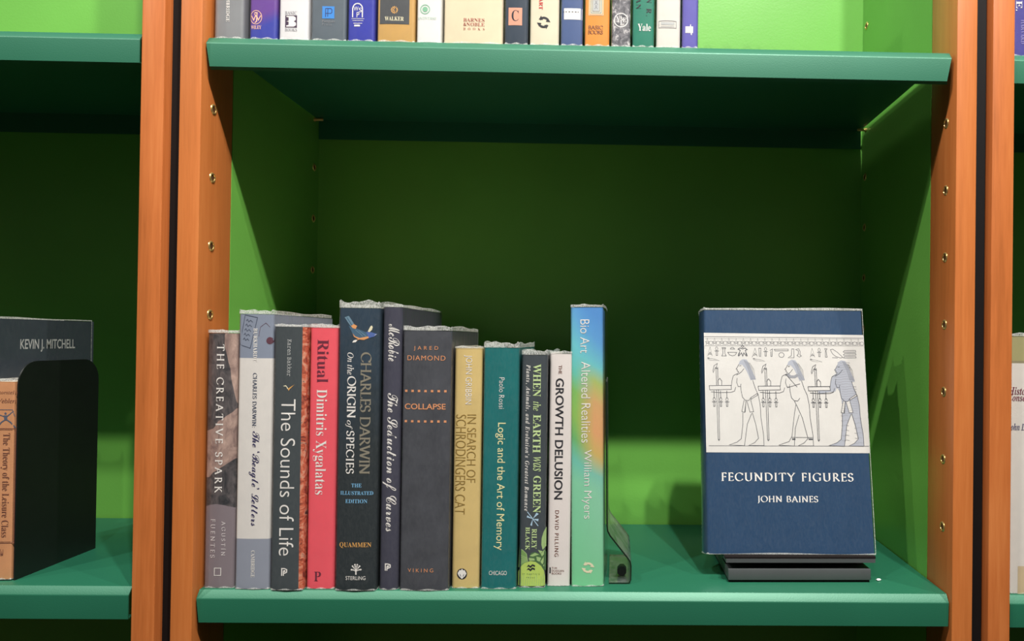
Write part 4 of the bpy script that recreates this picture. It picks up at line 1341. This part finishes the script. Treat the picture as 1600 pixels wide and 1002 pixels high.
extrude_profile(bm, [(0.0452, 0.0130), (0.0482, 0.0130), (0.0482 + 0.15 * TL, 0.163), (0.0452 + 0.15 * TL, 0.163)], -0.05, 0.05, lambda p, x: (x, p[0], p[1]))
mesh_obj('back_rest', bm, M_BLKPLAST, st)

FB = Matrix.Translation((0.4779, 0.05, 0.0244)) @ rot(-0.185, -0.0074, -0.0157)
TH = 0.033
ff = thing('book', 'navy blue book standing face out on the black display stand', 'book')
ff.matrix_world = FB @ Matrix.Rotation(-math.pi / 2, 4, 'Z') @ Matrix.Translation((-(TH / 2 - 0.0007), -0.0040, -0.0006))
m_navy = J('fecundity', (40, 68, 99), 0.04, 0.34)
jk, w, bg = build_book(ff, TH, 0.2490, 0.1698, m_navy, 0.0026, bulge=0.0042, r=0.0016, film_depth=0.1708, flare=0.0016)
front = lambda u, z, off: (w + off, u + 0.0040, z + 0.0006)
PANEL = [(-0.0009, 0.224), (0.1671, 0.2225), (0.1668, 0.0996), (-0.0001, 0.0997)]
FT = [('FECUNDITY FIGURES', 0.015, 0.1488, 0.0709, 0.0796), ('JOHN BAINES', 0.0509, 0.112, 0.0492, 0.0567)]

p = P2()
p.poly(PANEL, 'paper')
pan = put_print('cover_picture', p, front, jk)
pan['label'] = 'white picture panel with an Egyptian style line drawing'
p = P2(); p.layer = 1
def pm(a, b):
    u, v = (a - 115) / 960.0, (b - 232) / 714.0
    A, B_, C_, D_ = [Vector(q) for q in PANEL]
    P_ = (A * (1 - u) + B_ * u) * (1 - v) + (D_ * (1 - u) + C_ * u) * v
    return (P_.x, P_.y)
# drawing coordinates: a 0..960 wide, 714 high grid laid over the panel
def wob(pts, da=0.0):
    return [pm(a + da, b) for a, b in pts]
LW = 0.0005
def ln(pts, da=0.0, w_=LW, k='line', closed=False):
    p.stroke(wob(pts, da), w_, k, closed)
ln([(115, 256), (1075, 252)]); ln([(118, 312), (1072, 300)], w_=0.0003)
ln([(118, 268), (1072, 260)], w_=0.0002)
for i in range(22):
    a = 135 + i * 43.2
    b = 288 - i * 0.4
    p.stroke([pm(a + 13 * math.cos(t), b + 13 * math.sin(t)) for t in [math.pi * 0.12 * j for j in range(1, 8)]] if False else [pm(a + 21 + 11 * math.cos(t * 0.63), b + 6 + 11 * math.sin(t * 0.63)) for t in range(10)], 0.00032, 'line', True)
    ln([(a - 9, b + 16), (a, b - 24), (a + 9, b + 16), (a - 13, b - 2), (a + 13, b - 2)], w_=0.00034, closed=True)
ln([(130, 908), (1072, 905)]); ln([(118, 312), (118, 330)], w_=0.0002)
def ankh(a, b, s=1.0):
    p.stroke([pm(a + 7 * s * math.cos(t * 0.785), b + 12 * s + 11 * s * math.sin(t * 0.785)) for t in range(8)], 0.0004, 'line', True)
    ln([(a - 13 * s, b + 27 * s), (a + 13 * s, b + 27 * s)], w_=0.0006)
    ln([(a - 4 * s, b + 28 * s), (a - 4 * s, b + 54 * s), (a + 4 * s, b + 54 * s), (a + 4 * s, b + 28 * s)])
def glyphs(da):
    ln([(135, 372), (150, 318), (160, 372), (150, 352)], da, closed=True); ln([(142, 360), (158, 360)], da)
    ankh(190 + da, 318)
    ln([(222, 322), (244, 322), (240, 332), (240, 360), (246, 372), (220, 372), (226, 360), (226, 332)], da, closed=True)
for da in (0, 292):
    pass
ln([(135, 372), (150, 318), (162, 372), (150, 350)], closed=True); ln([(141, 362), (158, 362)])
ankh(190, 316)
ln([(222, 322), (244, 322), (239, 334), (239, 358), (246, 372), (219, 372), (227, 358), (227, 334)], closed=True); ln([(222, 328), (244, 328)])
ln([(272, 330), (276, 322), (284, 319), (292, 322), (297, 330)], closed=True)
ln([(256, 350), (310, 350), (300, 366), (284, 371), (266, 366)], closed=True)
ln([(336, 312), (345, 304), (354, 312), (345, 320)], closed=True, w_=0.0006)
ln([(318, 330), (330, 322), (345, 328), (360, 322), (372, 332), (362, 336), (366, 372), (352, 352), (345, 372), (338, 352), (322, 372), (330, 336)], closed=True, w_=0.0008)
ln([(318, 372), (324, 352)], w_=0.0009); ln([(372, 372), (366, 352)], w_=0.0009)
for da in (0, 272, 614):
    ln([(132, 388), (160, 390), (182, 394), (205, 402), (150, 399), (135, 392)], da, w_=0.0003)
    ln([(134, 384), (146, 388)], da, w_=0.0006)
ln([(400, 378), (420, 322), (432, 372), (418, 352)], closed=True); ln([(408, 366), (428, 362)])
ln([(443, 322), (455, 322), (453, 372), (444, 372)], closed=True)
ankh(483, 316)
ln([(508, 336), (524, 326), (520, 372), (514, 372), (514, 340)], closed=False)
ln([(535, 328), (618, 326), (618, 336), (540, 338)], closed=True)
p.stroke([pm(577 + 16 * math.cos(t * 0.45), 362 + 15 * math.sin(t * 0.45)) for t in range(14)], LW, 'line', True)
ln([(640, 324), (652, 324), (652, 378), (616, 378), (636, 366)], closed=True)
ln([(664, 328), (682, 322), (690, 340), (688, 360), (696, 366), (684, 374), (670, 364), (678, 356), (680, 336)], closed=True)
ln([(748, 374), (762, 318), (776, 372), (762, 352)], closed=True); ln([(755, 364), (772, 362)])
ankh(804, 316)
ln([(838, 320), (852, 320), (846, 332), (850, 372), (840, 372), (842, 332)], closed=True)
ln([(872, 326), (886, 322), (914, 342), (944, 372), (930, 376), (902, 366), (884, 352), (876, 336)], closed=True); ln([(880, 374), (914, 376)])
for b in (330, 348, 366):
    ln([(948, b + 8), (956, b), (1022, b - 2), (1024, b + 8), (950, b + 10)], closed=True)
def carried(da):
    ln([(140, 553), (270, 550), (272, 574), (143, 578)], da, closed=True)
    ln([(183, 440), (184, 550)], da); ln([(193, 440), (194, 550)], da)
    ln([(183, 578), (186, 868)], da); ln([(195, 576), (194, 868)], da)
    ln([(186, 868), (190, 876), (196, 868)], da, w_=0.0007)
    ln([(164, 462), (172, 432), (192, 418), (184, 444), (196, 452), (178, 446), (166, 474)], da, closed=True)
    ln([(193, 550), (192, 522), (204, 508), (216, 524), (215, 550)], da)
    for a in (168, 207, 244):
        ln([(a, 582), (a, 628)], da, w_=0.0006)
        ankh(a + da, 622, 1.0)
    ln([(150, 590), (200, 594), (268, 592), (290, 584), (298, 560)], da)
def figure(da, hair, dress=False):
    p.poly(wob([(318, 425), (326, 402), (345, 390), (368, 393), (386, 430), (404, 475), (420, 512), (388, 518), (372, 478), (358, 448), (340, 424)], da), hair)
    p.layer += 1
    for k in range(5):
        ln([(352 + k * 8, 396 + k * 4), (376 + k * 8, 450), (392 + k * 6, 514)], da, w_=0.00026)
    ln([(320, 422), (311, 440), (303, 450), (311, 455), (309, 462), (318, 468), (312, 478), (304, 488), (318, 480), (334, 468), (350, 448)], da)
    ln([(322, 432), (334, 430)], da)
    ln([(308, 478), (285, 492), (277, 520), (272, 552)], da)
    ln([(308, 505), (304, 530), (312, 556), (326, 556), (330, 540)], da)
    ln([(328, 556), (329, 580), (336, 620), (352, 638), (372, 640), (386, 622)], da)
    ln([(400, 518), (414, 566), (430, 604), (440, 664), (442, 740), (454, 840), (455, 905)], da)
    if not dress:
        ln([(386, 622), (425, 596), (428, 606), (386, 632)], da, closed=True)
        for q in ([(345, 638), (330, 706), (346, 710), (357, 642)], [(356, 642), (350, 710)], [(362, 644), (378, 708), (400, 706), (384, 634)]):
            ln(q, da)
        ln([(336, 712), (334, 780), (322, 866), (296, 886), (250, 902), (340, 906)], da)
        ln([(392, 712), (410, 780), (424, 862), (400, 888), (366, 904), (454, 905)], da)
        ln([(388, 716), (360, 780), (346, 868), (340, 906)], da)
    else:
        ln([(308, 480), (372, 556)], da); ln([(314, 560), (390, 536)], da)
        ln([(352, 638), (366, 668), (396, 740), (424, 862), (400, 888), (366, 904), (454, 905)], da)
        ln([(360, 662), (346, 740), (330, 850), (312, 880), (250, 902), (344, 906)], da)
        ln([(378, 722), (352, 800), (342, 906)], da)
        ln([(330, 856), (452, 856)], da); ln([(330, 866), (350, 866)], da, w_=0.0014); ln([(428, 866), (452, 866)], da, w_=0.0014)
        p.stroke(wob([(318, 476), (334, 494), (360, 494), (380, 482)], da), 0.0028, 'hairgrey')
    carried(da)
figure(0, 'hairfill')
figure(291, 'hairfill', True)
q = 588
for pts in ([(318, 425), (326, 402), (345, 390), (368, 393), (386, 430), (404, 475), (420, 520), (400, 522), (414, 566), (430, 604), (440, 664), (442, 712), (352, 712), (336, 640), (329, 580), (312, 556), (302, 580), (200, 594), (200, 574), (272, 574), (277, 520), (285, 492), (314, 470), (303, 450)],
            [(338, 712), (392, 712), (360, 780), (346, 868), (340, 906), (250, 902), (296, 886), (322, 866), (334, 780)],
            [(392, 712), (442, 712), (454, 840), (455, 906), (366, 904), (400, 888), (424, 862), (410, 780)]):
    p.poly(wob(pts, q), 'figfill')
p.layer += 1
for i in range(34):
    b = 404 + i * 14.6
    lo, hi = (322, 396) if b < 480 else ((300, 408) if b < 540 else ((336, 428) if b < 712 else ((326, 372), (404, 448))[i % 2]))
    ln([(lo, b), (lo + (hi - lo) * .3, b + 3), (lo + (hi - lo) * .6, b - 3), (hi, b + 1)], q, w_=0.0003, k='hairgrey')
p.poly(wob([(386, 622), (425, 596), (428, 606), (386, 632)], q), 'paper')
p.poly(wob([(345, 640), (330, 708), (346, 710), (357, 642)], q), 'paper'); p.poly(wob([(364, 644), (378, 708), (400, 706), (384, 634)], q), 'paper')
figure(q, 'figfill')
put_print('line_drawing', p, front, pan)
for s, a, b, c, d in FT:
    p = P2()
    add_text(p, s, 'lserif', 'white', a, b, c, d, False)
    put_print('title_lettering' if s.startswith('F') else 'author_lettering', p, front, jk, off0=0.0002)
p = P2()
add_text(p, 'BAINES', 'serif', 'silver', -0.004, 0.002, 0.165, 0.215, True)
add_text(p, 'FECUNDITY', 'serif', 'silver', -0.004, 0.002, 0.060, 0.140, True)
add_text(p, 'OXF', 'serif', 'silver', -0.004, 0.002, 0.012, 0.030, True)
put_print('spine_lettering', p, lambda x, z, off: (x, spine_y(x, w, bg, 0.0016) - off, z), jk)

# ------------------------------------------------------------------ a fleck of lint
bm = bmesh.new()
bmesh.ops.create_icosphere(bm, subdivisions=2, radius=1.0)
for v in bm.verts:
    k = 0.75 + 0.5 * random.random()
    v.co = Vector((v.co.x * 0.0026 * k, v.co.y * 0.0022 * k, v.co.z * 0.0011 * k + 0.0012))
o = mesh_obj('lint_fleck', bm, M_LINT, None, 60)
o.location = (0.6476, 0.0460, 0.0)
tag(o, 'tiny white fleck of lint on the shelf right of the display stand', 'lint')
